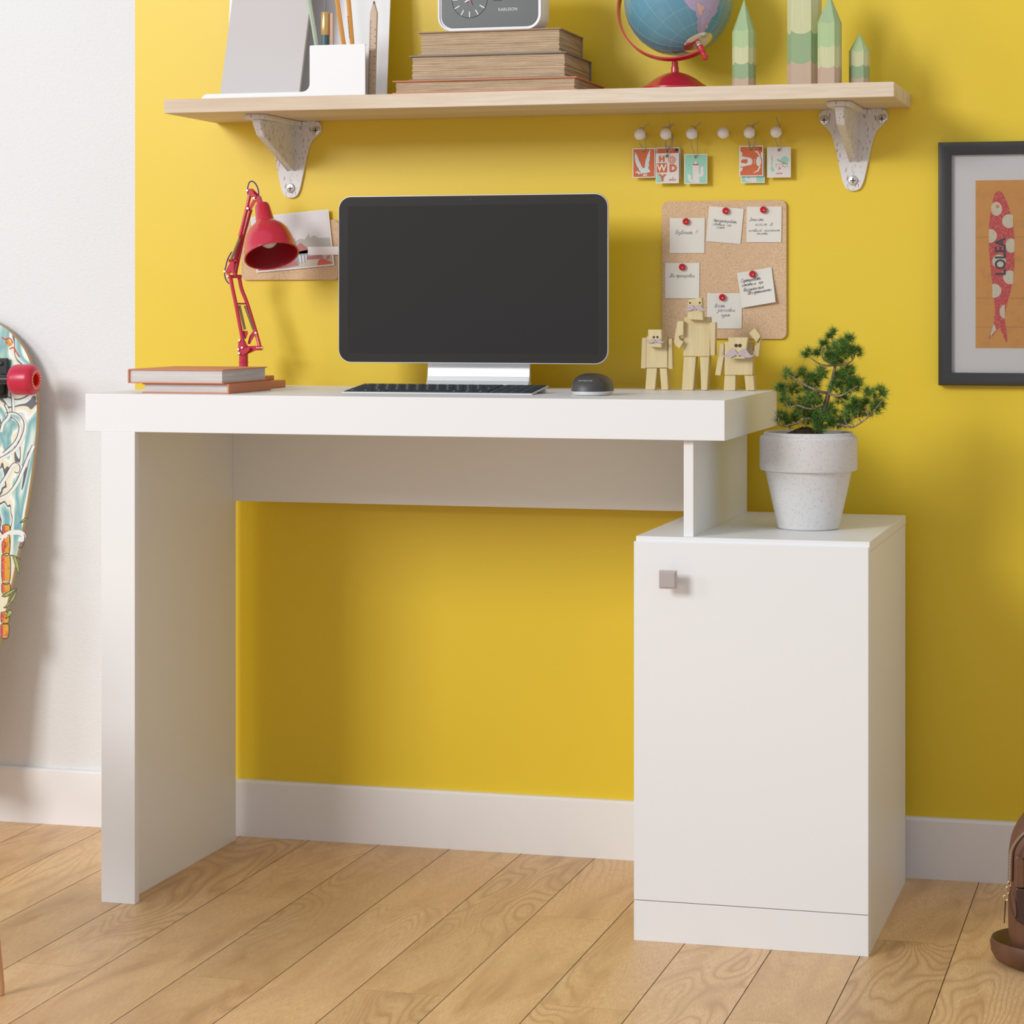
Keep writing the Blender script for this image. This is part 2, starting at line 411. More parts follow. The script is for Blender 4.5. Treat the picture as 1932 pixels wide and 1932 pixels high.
def rrect(x0, x1, z0, z1, r, Y, n=8):        # rounded rectangle in a plane parallel to the wall
    pts = []
    for cx, cz, a0 in ((x1-r, z1-r, 0), (x0+r, z1-r, 90), (x0+r, z0+r, 180), (x1-r, z0+r, 270)):
        for i in range(n+1):
            a = R(a0+90*i/n); pts.append(Vector((cx+r*math.cos(a), Y, cz+r*math.sin(a))))
    return pts

# ================================================================== SETTING
XB = -.7368
struct('wall_left', B().box(-2.6, XB, 0, .12, 0, 2.7), 'plaster')
struct('wall_back', B().box(XB, 2.2, 0, .12, 0, 2.7), 'yellow')
bl = B(); bl.prism([(-2.6, 0, 0), (-2.6, -.014, 0), (-2.6, -.014, .0905), (-2.6, -.0105, .0945), (-2.6, 0, .0945)], (4.8, 0, 0))
struct('baseboard_back', bl, 'white_trim', 20)
# floor: one mesh, planks run out from the wall
fl = bmesh.new(); lay = fl.faces.layers.float.new('plank')
W = .12265; L = .87; g = .00055; k = -22
while .6903+W*k < 2.2:
    x0 = .6903+W*k; x1 = x0+W
    off = -.396 if k % 2 == 0 else -.830
    # plank just left of x=.6903 (k=-1) has its joint at -.396
    off = -.396 if k % 2 else -.830
    j = -3
    while True:
        yb = off+L*(2-j-3) if False else off+L*(1-(j+3)); ya = yb-L
        if yb < -3.6: break
        q = [fl.verts.new((a, b, 0)) for a, b in ((x0+g, ya+g*.3), (x1-g, ya+g*.3), (x1-g, yb-g*.3), (x0+g, yb-g*.3))]
        f = fl.faces.new(q); f[lay] = random.random()
        j += 1
    k += 1
q = [fl.verts.new(p) for p in ((-2.6, -3.5, -.002), (2.2, -3.5, -.002), (2.2, .1, -.002), (-2.6, .1, -.002))]
f = fl.faces.new(q); f.material_index = 1
q = [fl.verts.new(p) for p in ((-2.6, -3.5, -.05), (-2.6, .1, -.05), (2.2, .1, -.05), (2.2, -3.5, -.05))]
f = fl.faces.new(q); f.material_index = 1
M['gap'] = plain('dark_plank_gap', lin(.03, .015, .007), .9)
tag(obj('floor', fl, ['floor', 'gap'], origin=(0, 0, 0), recalc=False), kind='structure')

# ================================================================== DESK
YB, YF = -.0445, -.4935
d = thing('desk', 'white desk with a wide left leg and a cabinet under its right end', 'desk', (0, -.27, 0))
top = obj('desktop', B().box(-.595, .379, -.4925, YB, .706, .7625, .0006), 'lam', d)
lg = obj('leg', B().box(-.5683, -.5138, YF, -.478, 0, .706, .0006).box(-.5683, -.5334, -.478, YB, .0, .706, .0004), 'lam', d)
obj('modesty_panel', B().box(-.5334, .3179, -.058, YB, .569, .706, .0004), 'lam', d)
obj('support_panel', B().box(.3179, .3318, -.4785, YB, .5697, .706, .0004), 'lam', d)
cb = B().box(.2515, .5801, -.477, YB, .0, .5550, .0005)
cb.box(.2515, .5801, -.477, -.4765, .5551, .556)
obj('cabinet_body', cb, 'lam', d)
obj('cabinet_top', B().box(.2515, .5806, -.4885, YB, .5557, .5697, .0006), 'lam', d)
dr = obj('door', B().box(.2495, .5794, YF, -.4775, .0575, .5625, .0006), 'lam', d)
obj('kick_board', B().box(.2495, .5794, YF, -.4775, .0, .0565, .0006), 'lam', d)
kx0, kx1, kz0, kz1 = at(1243.5, 1093, -.518).x, at(1277, 1093, -.518).x, wz(1260, 1111, -.518), wz(1260, 1076, -.518)
kb = B(); kc = ((kx0+kx1)/2, (kz0+kz1)/2)
kb.lathe([(.005, 0), (.005, .022)], (kc[0], YF, kc[1]), Matrix.Rotation(R(90), 3, 'X'), 20)
kb.box(kx0, kx1, -.519, -.514, kz0, kz1, .0008); kb.box(kx0+.0022, kx1-.0022, -.5205, -.5188, kz0+.0022, kz1-.0022, .0006)
M['nickel'] = plain('satin_nickel', lin(.52, .48, .46), .38, .7)
tag(obj('knob', kb, 'nickel', dr), 'square satin nickel knob')

# ================================================================== SHELF
SZ0, SZ1 = 1.2045, 1.2270
sh = B().box(-.587, .583, -.22, -.0005, SZ0, SZ1, .0012)
tag(obj('shelf', sh, 'pine'), 'long pale pine shelf board on two white iron brackets', 'shelf')
ccx, ccz = .4939, 1.0921
out = [(0, -.0165), (.010, -.0135), (.0158, -.004), (.020, .012), (.0255, .038), (.031, .062), (.036, .076), (.044, .085), (.0525, .092), (.0545, .101), (.0505, .110), (.042, .1125), (.02, .1128)]
pts = [(x, z) for x, z in out]+[(-x, z) for x, z in reversed(out[1:])]
br = thing('shelf_bracket', 'distressed white iron bracket under the right end of the shelf', 'bracket', (ccx, 0, ccz-.0165), 'iron shelf brackets')
pl = B().prism([Vector((ccx+x, -.0005, ccz+z)) for x, z in smooth([(a, b, 0) for a, b in pts], 3, True) and [(q.x, q.y) for q in smooth([(a, b, 0) for a, b in pts], 3, True)]], (0, -.0045, 0), .0009, 2)
obj('wall_plate', pl, 'iron', br)
# top strap: rounded tongue running forward under the board
tp = []
for i in range(13):
    a = R(180+180*i/12); tp.append((ccx+.0195*math.cos(a), -.162+.015*math.sin(a)))
tp += [(ccx+.0195, -.02), (ccx+.03, -.005), (ccx-.03, -.005), (ccx-.0195, -.02)]
obj('top_strap', B().prism([(x, y, SZ0-.0003) for x, y in tp], (0, 0, -.0075), .0024, 2), 'iron', br)
zb = ccz+.026
wbm = bmesh.new(); rows = []
for (y, z, hw) in ((-.162, SZ0-.007, .0075), (-.160, SZ0-.016, .0072), (-.142, SZ0-.034, .0070), (-.004, zb+.004, .0062), (-.003, zb-.002, .0060)):
    rows.append([wbm.verts.new((ccx-hw, y, z)), wbm.verts.new((ccx+hw, y, z))])
bk = [wbm.verts.new((ccx-.010, -.004, SZ0-.006)), wbm.verts.new((ccx+.010, -.004, SZ0-.006))]
for a, b_ in zip(rows, rows[1:]): wbm.faces.new([a[0], a[1], b_[1], b_[0]])
wbm.faces.new([rows[0][1]]+[bk[1]]+[r_[1] for r_ in reversed(rows[1:])]); wbm.faces.new([bk[0], rows[0][0]]+[r_[0] for r_ in rows[1:]])
wbm.faces.new([rows[0][0], bk[0], bk[1], rows[0][1]])
bmesh.ops.bevel(wbm, geom=[e for e in wbm.edges], offset=.0015, segments=2, affect='EDGES')
obj('gusset', wbm, 'iron', br)
for sx_, sz_ in ((0, 0), (-.0455, .0960), (.0455, .0960)):
    b = B(); c = Vector((ccx+sx_, -.0049, ccz+sz_))
    m = Matrix.Rotation(R(90), 3, 'X')
    b.lathe([(0, 0), (.0078, 0), (.0080, .0006), (.0066, .0022), (.003, .0030), (0, .0031)], c, m, 28)
    b.mi = 1; b.box(c.x-.0042, c.x+.0042, c.y-.0034, c.y-.0024, c.z-.0008, c.z+.0008); b.box(c.x-.0008, c.x+.0008, c.y-.0034, c.y-.0024, c.z-.0042, c.z+.0042)
    tag(obj('screw', b, ['chrome', 'hole'], br), 'steel cross-head screw')
dup(br, (-.4507-.4939, 0, 0), 'distressed white iron bracket under the left half of the shelf, above the red lamp')

# ================================================================== HOOKS AND TAGS
HP = [(1207, 253.7), (1256, 253), (1305, 252.2), (1364.3, 250.8), (1413.8, 250.2), (1464, 249)]
HL = ['white ball hook holding the orange eagle tag, leftmost of the row', 'white ball hook holding the bundle of tags with the HOWDY tag on top',
      'white ball hook holding the single mint cactus tag', 'white ball hook with nothing hanging on it',
      'white ball hook holding the orange bull skull tag', 'white ball hook holding the white and mint tag, rightmost of the row']
hk = []
for (px, py), lb in zip(HP, HL):
    c = at(px, py, -.036)
    h = thing('wall_hook', lb, 'hook', (c.x, 0, c.z), 'white ball hooks in a row below the shelf')
    obj('ball', B().sphere(c, .0093, 32, 20), 'pearl', h)
    obj('stem', B().lathe([(.0048, .0005), (.0048, .004), (.0034, .007), (.0034, .026), (.0045, .03)], (c.x, 0, c.z), Matrix.Rotation(R(90), 3, 'X'), 16), 'pearl', h)
    hk.append(c)
def hangtag(label, hi, x0, y0, x1, y1, Y, paint, hole=.5, tails=((8, -18), (-7, -13)), loop=1.0):
    P = lambda u, v: at(lerp(x0, x1, u), lerp(y0, y1, v), Y-.0006)      # card coordinates, 0..1
    a, b_ = at(x0, y0, Y), at(x1, y1, Y)
    t = thing('hanging_tag', label, 'tag', ((a.x+b_.x)/2, Y, b_.z), 'card tags hanging from the hooks')
    # card with a punched hole
    hc = P(hole, .085); hr = .0026; bm = B(); n_ = 24
    ring = [Vector((hc.x+hr*math.cos(2*math.pi*i/n_+.0), Y, hc.z+hr*math.sin(2*math.pi*i/n_))) for i in range(n_)]
    outer = []
    for i in range(n_):
        dx, dz = math.cos(2*math.pi*i/n_), math.sin(2*math.pi*i/n_)
        tx = ((b_.x if dx > 0 else a.x)-hc.x)/dx if abs(dx) > 1e-6 else 1e9
        tz = ((a.z if dz > 0 else b_.z)-hc.z)/dz if abs(dz) > 1e-6 else 1e9
        tt = min(tx, tz); outer.append(Vector((hc.x+dx*tt, Y, hc.z+dz*tt)))
    def holed(bb, xa, xb, zt_, zb_, y_):
        R1, O1 = [], []
        for i in range(n_):
            dx, dz = math.cos(2*math.pi*i/n_), math.sin(2*math.pi*i/n_)
            tx = ((xb if dx > 0 else xa)-hc.x)/dx if abs(dx) > 1e-6 else 1e9
            tz = ((zt_ if dz > 0 else zb_)-hc.z)/dz if abs(dz) > 1e-6 else 1e9
            tt = min(tx, tz); R1.append(bb.bm.verts.new((hc.x+hr*dx, y_, hc.z+hr*dz))); O1.append(bb.bm.verts.new((hc.x+dx*tt, y_, hc.z+dz*tt)))
        for i in range(n_):
            j = (i+1) % n_; bb.face([R1[i], R1[j], O1[j], O1[i]], False); p, q = O1[i].co, O1[j].co
            if abs(p.x-q.x) > 1e-7 and abs(p.z-q.z) > 1e-7:
                for cx_, cz_ in ((xa, zt_), (xb, zt_), (xa, zb_), (xb, zb_)):
                    if (abs(cx_-p.x) < 1e-6 or abs(cz_-p.z) < 1e-6) and (abs(cx_-q.x) < 1e-6 or abs(cz_-q.z) < 1e-6):
                        bb.face([O1[i], O1[j], bb.bm.verts.new((cx_, y_, cz_))], False); break
    def card(r_, q_, y_):
        R1 = [bm.bm.verts.new((p.x, y_, p.z)) for p in r_]; 
        O1 = [bm.bm.verts.new((p.x, y_, p.z)) for p in q_]
        return R1, O1
    cs = [Vector((b_.x, 0, a.z)), Vector((a.x, 0, a.z)), Vector((a.x, 0, b_.z)), Vector((b_.x, 0, b_.z))]
    th = .0005
    for y_ in (Y-th, Y+th):
        R1, O1 = card(ring, outer, y_)
        for i in range(n_):
            j = (i+1) % n_; bm.face([R1[i], R1[j], O1[j], O1[i]])
            # fill the corner triangle between two rays that hit different edges
            p, q = outer[i], outer[j]
            if abs(p.x-q.x) > 1e-7 and abs(p.z-q.z) > 1e-7:
                for cc in cs:
                    if (abs(cc.x-p.x) < 1e-7 or abs(cc.z-p.z) < 1e-7) and (abs(cc.x-q.x) < 1e-7 or abs(cc.z-q.z) < 1e-7):
                        bm.face([O1[i], O1[j], bm.bm.verts.new((cc.x, y_, cc.z))]); break
    e = [(a.x, a.z), (b_.x, a.z), (b_.x, b_.z), (a.x, b_.z)]
    for i in range(4):
        p, q = e[i], e[(i+1) % 4]
        bm.flat([(p[0], Y-th, p[1]), (q[0], Y-th, q[1]), (q[0], Y+th, q[1]), (p[0], Y+th, p[1])])
    cdp = obj('card', bm, 'card', t)
    pb = {}
    def poly(mat, uv, lift=0):
        b = pb.setdefault(mat, B())
        if lift == 0:
            p, q = P(uv[0][0], uv[0][1]), P(uv[2][0], uv[2][1]); holed(b, p.x, q.x, p.z, q.z, p.y); return
        b.flat([P(u, v)+Vector((0, -.00015*lift, 0)) for u, v in uv])
    def mini(body, u, v, s, mat, **k):
        p = P(u, v); p.y -= .0004; text('lettering', body, s, mat, cdp, p, **k)
    paint(poly, mini, hc)
    for i, (mt, b) in enumerate(pb.items()): obj('print', b, mt, cdp)
    # twine: from the hole up over the stem behind the ball and back, two short tails
    hc2 = hk[hi]; c = Vector((hc2.x, -.020, hc2.z))
    s = loop
    up = Vector((c.x+.0012, -.018, c.z+.0052))
    lp = [Vector((hc.x-.0005, Y-.003, hc.z-.0012)), Vector((hc.x-.0015, Y+.002, hc.z+.004)), Vector((c.x-.0042*s, -.017, lerp(hc.z, c.z, .5))), Vector((c.x-.0045, -.016, c.z)), up,
          Vector((c.x+.0068*s, -.019, c.z-.001)), Vector((c.x+.0058*s, -.02, lerp(hc.z, c.z, .45))), Vector((hc.x+.003, Y-.003, hc.z+.004)), Vector((hc.x+.001, Y-.0032, hc.z-.001))]
    b = B().tube(smooth(lp, 6), .00062, 6)
    k0 = Vector((c.x+.003, -.022, c.z+.0105))
    b.tube(smooth([Vector((c.x+.0066, -.020, c.z+.002)), k0, k0+Vector((tails[0][0]*.0008, -.001, -tails[0][1]*.0006))], 5), .0006, 6)
    b.tube(smooth([up, k0+Vector((.001, -.001, 0)), k0+Vector((tails[1][0]*.0008, -.001, -tails[1][1]*.0004))], 5), .0006, 6)
    obj('string', b, 'string', t)
    return t
def bg(poly, mat, m=.035, mz=.03): poly(mat, [(m, mz), (1-m, mz), (1-m, 1-mz), (m, 1-mz)])
def eagle(poly, mini, hc):
    bg(poly, 'orangeprint')
    poly('palemint', [(.33, .80), (.14, .52), (.09, .30), (.11, .12), (.19, .22), (.27, .40), (.36, .55), (.43, .66), (.47, .68)], 1)
    poly('palemint', [(.47, .68), (.54, .66), (.56, .45), (.64, .25), (.76, .05), (.79, .06), (.76, .20), (.78, .26), (.74, .33), (.76, .40), (.71, .50), (.73, .56), (.69, .66), (.72, .72), (.78, .76), (.76, .82), (.66, .83), (.52, .87), (.44, .84), (.38, .89), (.33, .80)], 1)
    poly('palemint', [(.12, .80), (.22, .80), (.18, .74), (.28, .80), (.35, .86), (.26, .90), (.22, .84), (.12, .84)], 1)
    poly('palemint', [(.47, .88), (.52, .90), (.66, .88), (.60, .92), (.68, .95), (.54, .94), (.45, .95)], 1)
def howdy(poly, mini, hc):
    poly('pinkwhite', [(.03, .03), (.97, .03), (.97, .97), (.03, .97)])
    poly('orangeprint', [(.03, .335), (.49, .32), (.50, .635), (.04, .65)], 1)
    poly('mintprint', [(.03, .67), (.20, .67), (.26, .86), (.22, .97), (.03, .97)], 1)
    mini('H', .14, .275, .0128, 'orangeprint', offset=.0007)
    pass
    poly('orangeprint', arc(.70, .215, .165, .125, 0, 360, 24), 1); poly('pinkwhite', arc(.70, .215, .125, .095, 0, 360, 24), 2); poly('orangeprint', arc(.70, .215, .09, .068, 0, 360, 20), 3); poly('pinkwhite', arc(.70, .215, .05, .035, 0, 360, 16), 4)
    mini('W', .06, .595, .0155, 'whiteprint', sx=.95, offset=.0003)
    mini('D', .59, .61, .0160, 'orangeprint', offset=.0009)
    mini('Y', .16, .92, .0140, 'orangeprint', sx=1.15, offset=.0008)
    mini('friture', .56, .915, .0044, 'redprint', shear=.6)
    poly('darkprint', [(.73, .81), (.77, .81), (.77, .84), (.73, .84)], 1)
def orange(poly, mini, hc):
    bg(poly, 'orangeprint'); poly('darkprint', [(.80, .03), (.96, .03), (.96, .13), (.80, .12)], 1)
def blank(poly, mini, hc): poly('pinkwhite', [(.03, .03), (.97, .03), (.97, .97), (.03, .97)])
def arc(cx, cy, rx, ry, a0, a1, n=8): return [(cx+rx*math.cos(R(a0+(a1-a0)*i/n)), cy+ry*math.sin(R(a0+(a1-a0)*i/n))) for i in range(n+1)]
def cactus(poly, mini, hc):
    bg(poly, 'mintprint', .03, .025)
    poly('pinkwhite', [(.35, .36), (.64, .36), (.66, .97), (.38, .97)], 1)
    poly('pinkwhite', arc(.77, .46, .07, .055, 180, 360)+[(.84, .66)]+arc(.74, .70, .10, .07, 10, 90)+[(.65, .77), (.65, .68), (.70, .66)], 1)
    poly('pinkwhite', arc(.22, .73, .075, .055, 180, 360)+[(.30, .86), (.38, .90), (.38, .96), (.26, .95), (.17, .88)], 1)
    poly('darkorange', arc(.50, .355, .14, .022, 0, 360, 16), 2)
    poly('pinkwhite', [(.46, .34), (.45, .28), (.42, .26), (.47, .255), (.50, .235), (.53, .255), (.58, .26), (.55, .28), (.545, .34)], 3)
def bull(poly, mini, hc):
    bg(poly, 'orangeprint', .04, .03); poly('darkorange', [(.78, .04), (.95, .04), (.95, .14), (.84, .14)], 1)
    poly('pinkwhite', [(.03, .33), (.20, .35), (.48, .40), (.55, .46), (.55, .56), (.50, .62), (.18, .68), (.03, .70)], 1)
    poly('orangeprint', [(.06, .50), (.15, .44), (.33, .44), (.36, .51), (.30, .58), (.10, .56)], 2)
    poly('pinkwhite', arc(.81, .51, .11, .16, 0, 360, 18), 1)
    poly('pinkwhite', [(.60, .13), (.78, .18), (.90, .34), (.86, .37), (.76, .24), (.60, .15)], 1)
    poly('pinkwhite', [(.60, .90), (.80, .84), (.90, .68), (.84, .66), (.76, .80), (.60, .88)], 1)
    for cy in (.46, .52, .575): poly('whiteprint', arc(.42, cy, .035, .022, 0, 360, 10), 3)
    for cy in (.44, .50, .56): poly('whiteprint', [(.62, cy), (.65, cy), (.65, cy+.03), (.62, cy+.03)], 3)
    poly('pinkwhite', [(.03, .18), (.10, .19), (.14, .27), (.10, .33), (.03, .34)], 1); poly('pinkwhite', [(.03, .72), (.14, .72), (.12, .82), (.04, .85)], 1)
    poly('pinkwhite', [(.96, .20), (.90, .22), (.92, .40), (.96, .44)], 1)
def minty(poly, mini, hc):
    poly('pinkwhite', [(.02, .02), (.98, .02), (.98, .98), (.02, .98)])
    poly('mintprint', arc(.75, .43, .17, .13, 150, 400, 14)+[(.88, .56), (.66, .50), (.44, .46), (.40, .40), (.52, .39)], 1)
    poly('mintprint', [(.18, .24), (.23, .28), (.22, .62), (.30, .76), (.27, .81), (.18, .80), (.13, .70), (.18, .60)], 1)
    poly('redprint', [(.60, .535), (.70, .50), (.80, .53), (.70, .548)], 2); poly('redprint', [(.42, .76), (.58, .66), (.56, .72)], 2)
    random.seed(5)
    for i in range(22):
        u = random.uniform(.35, .86); v = .60+random.uniform(-.06, .06); poly('darkprint', [(u, v), (u+.03, v-.012), (u+.025, v+.012)], 3)
    mini('SUMMER', .36, .895, .0028, 'redprint')
YC = -.0125
hangtag('orange tag printed with a white eagle', 0, 1193.6, 280, 1236.3, 335, YC, eagle, .49, ((12, -14), (-8, -3)))
hangtag('plain pale tag, rearmost in the bundle behind the HOWDY tag', 1, 1242, 281.7, 1284.7, 337, -.006, blank, .42, ((2, -20), (8, -12)))
hangtag('orange tag mostly hidden right behind the HOWDY tag', 1, 1238.5, 278.6, 1282, 334, -.0095, orange, .45, ((9, -14), (-8, -8)))
hangtag('white tag lettered HOWDY in orange', 1, 1237.2, 289.6, 1280.8, 345.5, -.0145, howdy, .49, ((10, -9), (-14, -5)), 1.15)
hangtag('mint tag with a pale cactus hanging alone on its hook', 2, 1291, 291, 1334.5, 346.4, YC, cactus, .49, ((12, -13), (-9, -7)))
hangtag('mint cactus tag mostly covered by the orange bull skull tag', 4, 1398, 290, 1442.7, 345, -.0085, cactus, .49, ((3, -10), (-10, -6)))
hangtag('orange tag with a pale sideways bull skull', 4, 1394.8, 275.5, 1440, 332.3, -.0135, bull, .50, ((13, -13), (-12, -5)), .95)
hangtag('white tag with a mint hat and small red marks', 5, 1447.5, 277.9, 1492.2, 334.5, YC, minty, .50, ((-6, -24), (3, -10)), .8)

# ================================================================== CORK BOARDS
a, b_ = at(1248.5, 380, -.006), at(1484, 640, -.006)
tag(obj('cork_board', B().prism(rrect(a.x, b_.x, b_.z, a.z, .0105, -.0005), (0, -.0055, 0), .0008, 2), 'cork'), 'large square cork board with six pinned notes, behind the wooden figures', 'board')
SF = {
'а': [[(.7,.9),(.35,1),(.05,.5),(.3,0),(.65,.4),(.72,.95),(.75,.1),(.95,.05)]], 'б': [[(.8,1.7),(.3,1.3),(.05,.5),(.35,0),(.7,.4),(.4,.9)]],
'в': [[(0,.1),(.25,1.6),(.5,1.5),(.25,.9),(.6,.7),(.55,.05),(.15,.1),(.9,.2)]], 'г': [[(0,.7),(.2,1),(.45,.85),(.2,.1),(.6,.1)]],
'д': [[(.6,.9),(.3,1),(.05,.4),(.35,0),(.65,.8),(.55,-.8),(.3,-.7),(.9,.2)]], 'е': [[(.05,.4),(.55,.6),(.4,1),(.1,.7),(.15,.1),(.6,.1),(.8,.3)]],
'з': [[(.05,.85),(.4,1),(.45,.6),(.2,.5),(.5,.3),(.35,-.6),(.1,-.5),(.8,.3)]], 'и': [[(.05,.9),(.1,.1),(.35,.1),(.55,.95),(.6,.1),(.9,.15)]],
'й': [[(.05,.9),(.1,.1),(.35,.1),(.55,.95),(.6,.1),(.9,.15)],[(.15,1.4),(.3,1.25),(.5,1.45)]], 'к': [[(.1,1),(.1,0)],[(.6,1),(.15,.5),(.6,.05),(.85,.1)]],
'л': [[(0,.05),(.2,.1),(.4,1),(.6,.05),(.9,.1)]], 'м': [[(0,.05),(.2,.9),(.4,.1),(.65,.95),(.75,.05),(1,.1)]], 'н': [[(.1,1),(.1,0),(.12,.5),(.55,.5),(.55,1),(.55,.05),(.85,.1)]],
'о': [[(.4,1),(.05,.5),(.35,0),(.7,.5),(.4,1),(.85,.9)]], 'п': [[(.05,.9),(.08,0),(.2,.8),(.5,.95),(.5,.1),(.8,.1)]], 'р': [[(.1,.95),(.05,-.9),(.12,.7),(.5,1),(.65,.4),(.3,.05),(.85,.1)]],
'с': [[(.6,.85),(.3,1),(.05,.5),(.3,0),(.75,.15)]], 'т': [[(.05,.9),(.08,0),(.15,.8),(.4,.95),(.42,.05),(.5,.8),(.75,.95),(.78,.1),(1,.1)]], 'у': [[(.05,.95),(.15,.3),(.45,.3),(.6,.95),(.4,-.8),(.15,-.7),(.85,.2)]],
'ф': [[(.4,1.5),(.35,-.8)],[(.4,.9),(.05,.6),(.3,.05),(.4,.9),(.75,.6),(.5,.05)]], 'ы': [[(.05,.95),(.08,.05),(.4,.1),(.4,.45),(.08,.5)],[(.7,.95),(.72,.05),(.95,.1)]],
'ь': [[(.1,.95),(.1,.05),(.45,.1),(.45,.45),(.1,.5)]], 'я': [[(0,.05),(.5,.5),(.15,.75),(.4,1),(.6,.95),(.6,.05),(.85,.1)]],
'П': [[(.1,0),(.15,1.7)],[(-.05,1.7),(.9,1.75)],[(.7,1.7),(.65,0)]], 'О': [[(.45,1.6),(0,.8),(.4,0),(.9,.8),(.45,1.6)]], 'Д': [[(0,1.4),(.5,1.7),(.8,.9),(.4,0),(.05,.1),(.4,.2),(.9,.1)]],
'И': [[(.1,1.7),(.1,.1),(.4,.2),(.7,1.7),(.7,0),(.95,.1)]], 'С': [[(.8,1.5),(.4,1.7),(.05,.8),(.4,0),(.9,.2)]], '!': [[(.15,1.7),(.1,.5)],[(.08,.12),(.08,0)]]}
def write(body, xh, width, mat, parent, p, xd, ud):
    b = B(); x = 0.0; strokes = []
    for ch in body:
        if ch == ' ': x += .9; continue
        for st in SF.get(ch, []): strokes.append([(x+u+v*.38, v+random.uniform(-.06, .06)) for u, v in st])
        x += .55 if ch == '!' else 1.0 if ch.lower() in 'тмфыи' else .86
    k = width/x; nd_ = xd.cross(ud)
    for st in strokes:
        q = [p+xd*(u*k)+ud*(v*xh) for u, v in st]; q = smooth(q, 4); pv = None
        for i, c in enumerate(q):
            t_ = (q[min(i+1, len(q)-1)]-q[max(i-1, 0)]).normalized(); sd = t_.cross(nd_)*.00021
            rw = [b.bm.verts.new(c-sd), b.bm.verts.new(c+sd)]
            if pv: b.face([pv[0], pv[1], rw[1], rw[0]], False)
            pv = rw
    return obj('handwriting', b, mat, parent, recalc=False)
def note(label, quad, lines, pin, ink='ink', curl=0.0, Yn=-.0072):
    q = [at(x, y, Yn) for x, y in quad]          # TL TR BR BL
    t = thing('paper_note', label, 'note', (q[2]+q[3])/2, 'notes pinned to the cork board')
    b = B(); n_ = 6; g_ = []
    for i in range(n_+1):
        row = []
        for j in range(n_+1):
            u, v = j/n_, i/n_
            p = (q[0]*(1-u)+q[1]*u)*(1-v)+(q[3]*(1-u)+q[2]*u)*v
            p.y = Yn-curl*(v**2)*(.4+.6*u); row.append(b.bm.verts.new(p))
        g_.append(row)
    for i in range(n_):
        for j in range(n_): b.face([g_[i][j], g_[i][j+1], g_[i+1][j+1], g_[i+1][j]], False)
    o_ = obj('sheet', b, 'paper', t, recalc=False)
    md = o_.modifiers.new('thickness', 'SOLIDIFY'); md.thickness = .0003
    xd = (q[1]-q[0]).normalized(); 
    for body, px, py, s, sx_ in lines:
        p = at(px, py, Yn-.0004); 
        if curl:
            v = (py-quad[0][1])/(quad[3][1]-quad[0][1]); p.y -= curl*(v**2)*1.0+.0001
        write(body, s*.44, sx_*.00083, ink, o_, p, xd, Vector((-xd.z, 0, xd.x)))
    c = at(pin[0], pin[1], Yn-.001)
    pn = thing('push_pin', label[1], 'pin', (c.x, c.y, c.z), 'red push pins on the cork board') if False else None
    return t, c
NT = [
 ('pinned note with one written line, top left of the cork board', [(1264, 411.5), (1330, 411), (1329, 477.5), (1263.5, 477.5)], [('Позвонить !!', 1273, 442, .0088, 45)], (1295, 418), 'ink', 0),
 ('slightly tilted pinned note with three written lines, top middle of the cork board', [(1338, 389), (1403.5, 394), (1397, 460.5), (1332, 455)], [('Отредактировать', 1345, 418.0, .0070, 47), ('статьи на', 1344, 424.5, .0064, 36), ('сайт', 1351, 430.5, .0064, 16)], (1370, 398), 'ink', 0),
 ('pinned note with four written lines, top right of the cork board', [(1409, 390), (1475, 389.5), (1474, 457), (1408, 457)], [('Дописать', 1413, 417, .0075, 29), ('пост в', 1424, 426, .0066, 34), ('новый проект', 1412, 437, .0060, 60), ('оплаты', 1427, 442.5, .0055, 22)], (1441, 396), 'ink', 0),
 ('pinned note with one written line on the left edge of the cork board', [(1255, 496), (1320, 496), (1319.5, 563), (1255, 562.5)], [('Два тренировки', 1262, 523, .0080, 51)], (1288, 504), 'ink', 0),
 ('pinned note in blue writing behind the tallest wooden figure', [(1334, 553), (1400, 553), (1399.5, 620), (1334, 620)], [('Искать', 1348, 580, .0085, 21), ('заголовки', 1353, 588, .0078, 35), ('пункт', 1361, 597, .0070, 16)], (1363.5, 561), 'blueink', 0),
 ('tilted pinned note with a curled lower corner, right side of the cork board', [(1390.5, 515), (1455.5, 504), (1464.5, 570), (1400, 581)], [('Сортировать', 1398, 533.5, .0078, 40), ('статьи пр', 1399.5, 541, .0066, 42), ('визуальные', 1403, 550, .0075, 40), ('ассортименты', 1411, 556, .0070, 47)], (1420.5, 517), 'ink', .006)]
for lb, quad, lines, pin, ink, curl in NT:
    t, c = note(lb, quad, lines, pin, ink, curl, -.0072 if not curl else -.0082)
PL = ['red push pin holding the top left note', 'red push pin holding the tilted top middle note', 'red push pin holding the top right note',
      'red push pin holding the note on the left edge', 'red push pin holding the blue-written note', 'red push pin holding the curled tilted note']
b = B(); b.lathe([(.0, 0), (.0042, 0), (.0052, .0012), (.0056, .0035), (.0050, .0060), (.0034, .0072), (.0028, .0068), (0, .0066)], (0, 0, 0), Matrix.Rotation(R(90), 3, 'X'), 28)
pin0 = obj('push_pin', b, 'pinred', origin=(0, 0, 0))
for i, (lb, nt) in enumerate(zip(PL, NT)):
    o = pin0 if i == 0 else pin0.copy()
    if i: C.objects.link(o)
    o.location = at(nt[3][0], nt[3][1], -.0078 if i < 5 else -.0087); tag(o, lb, 'pin', 'red push pins on the cork board')

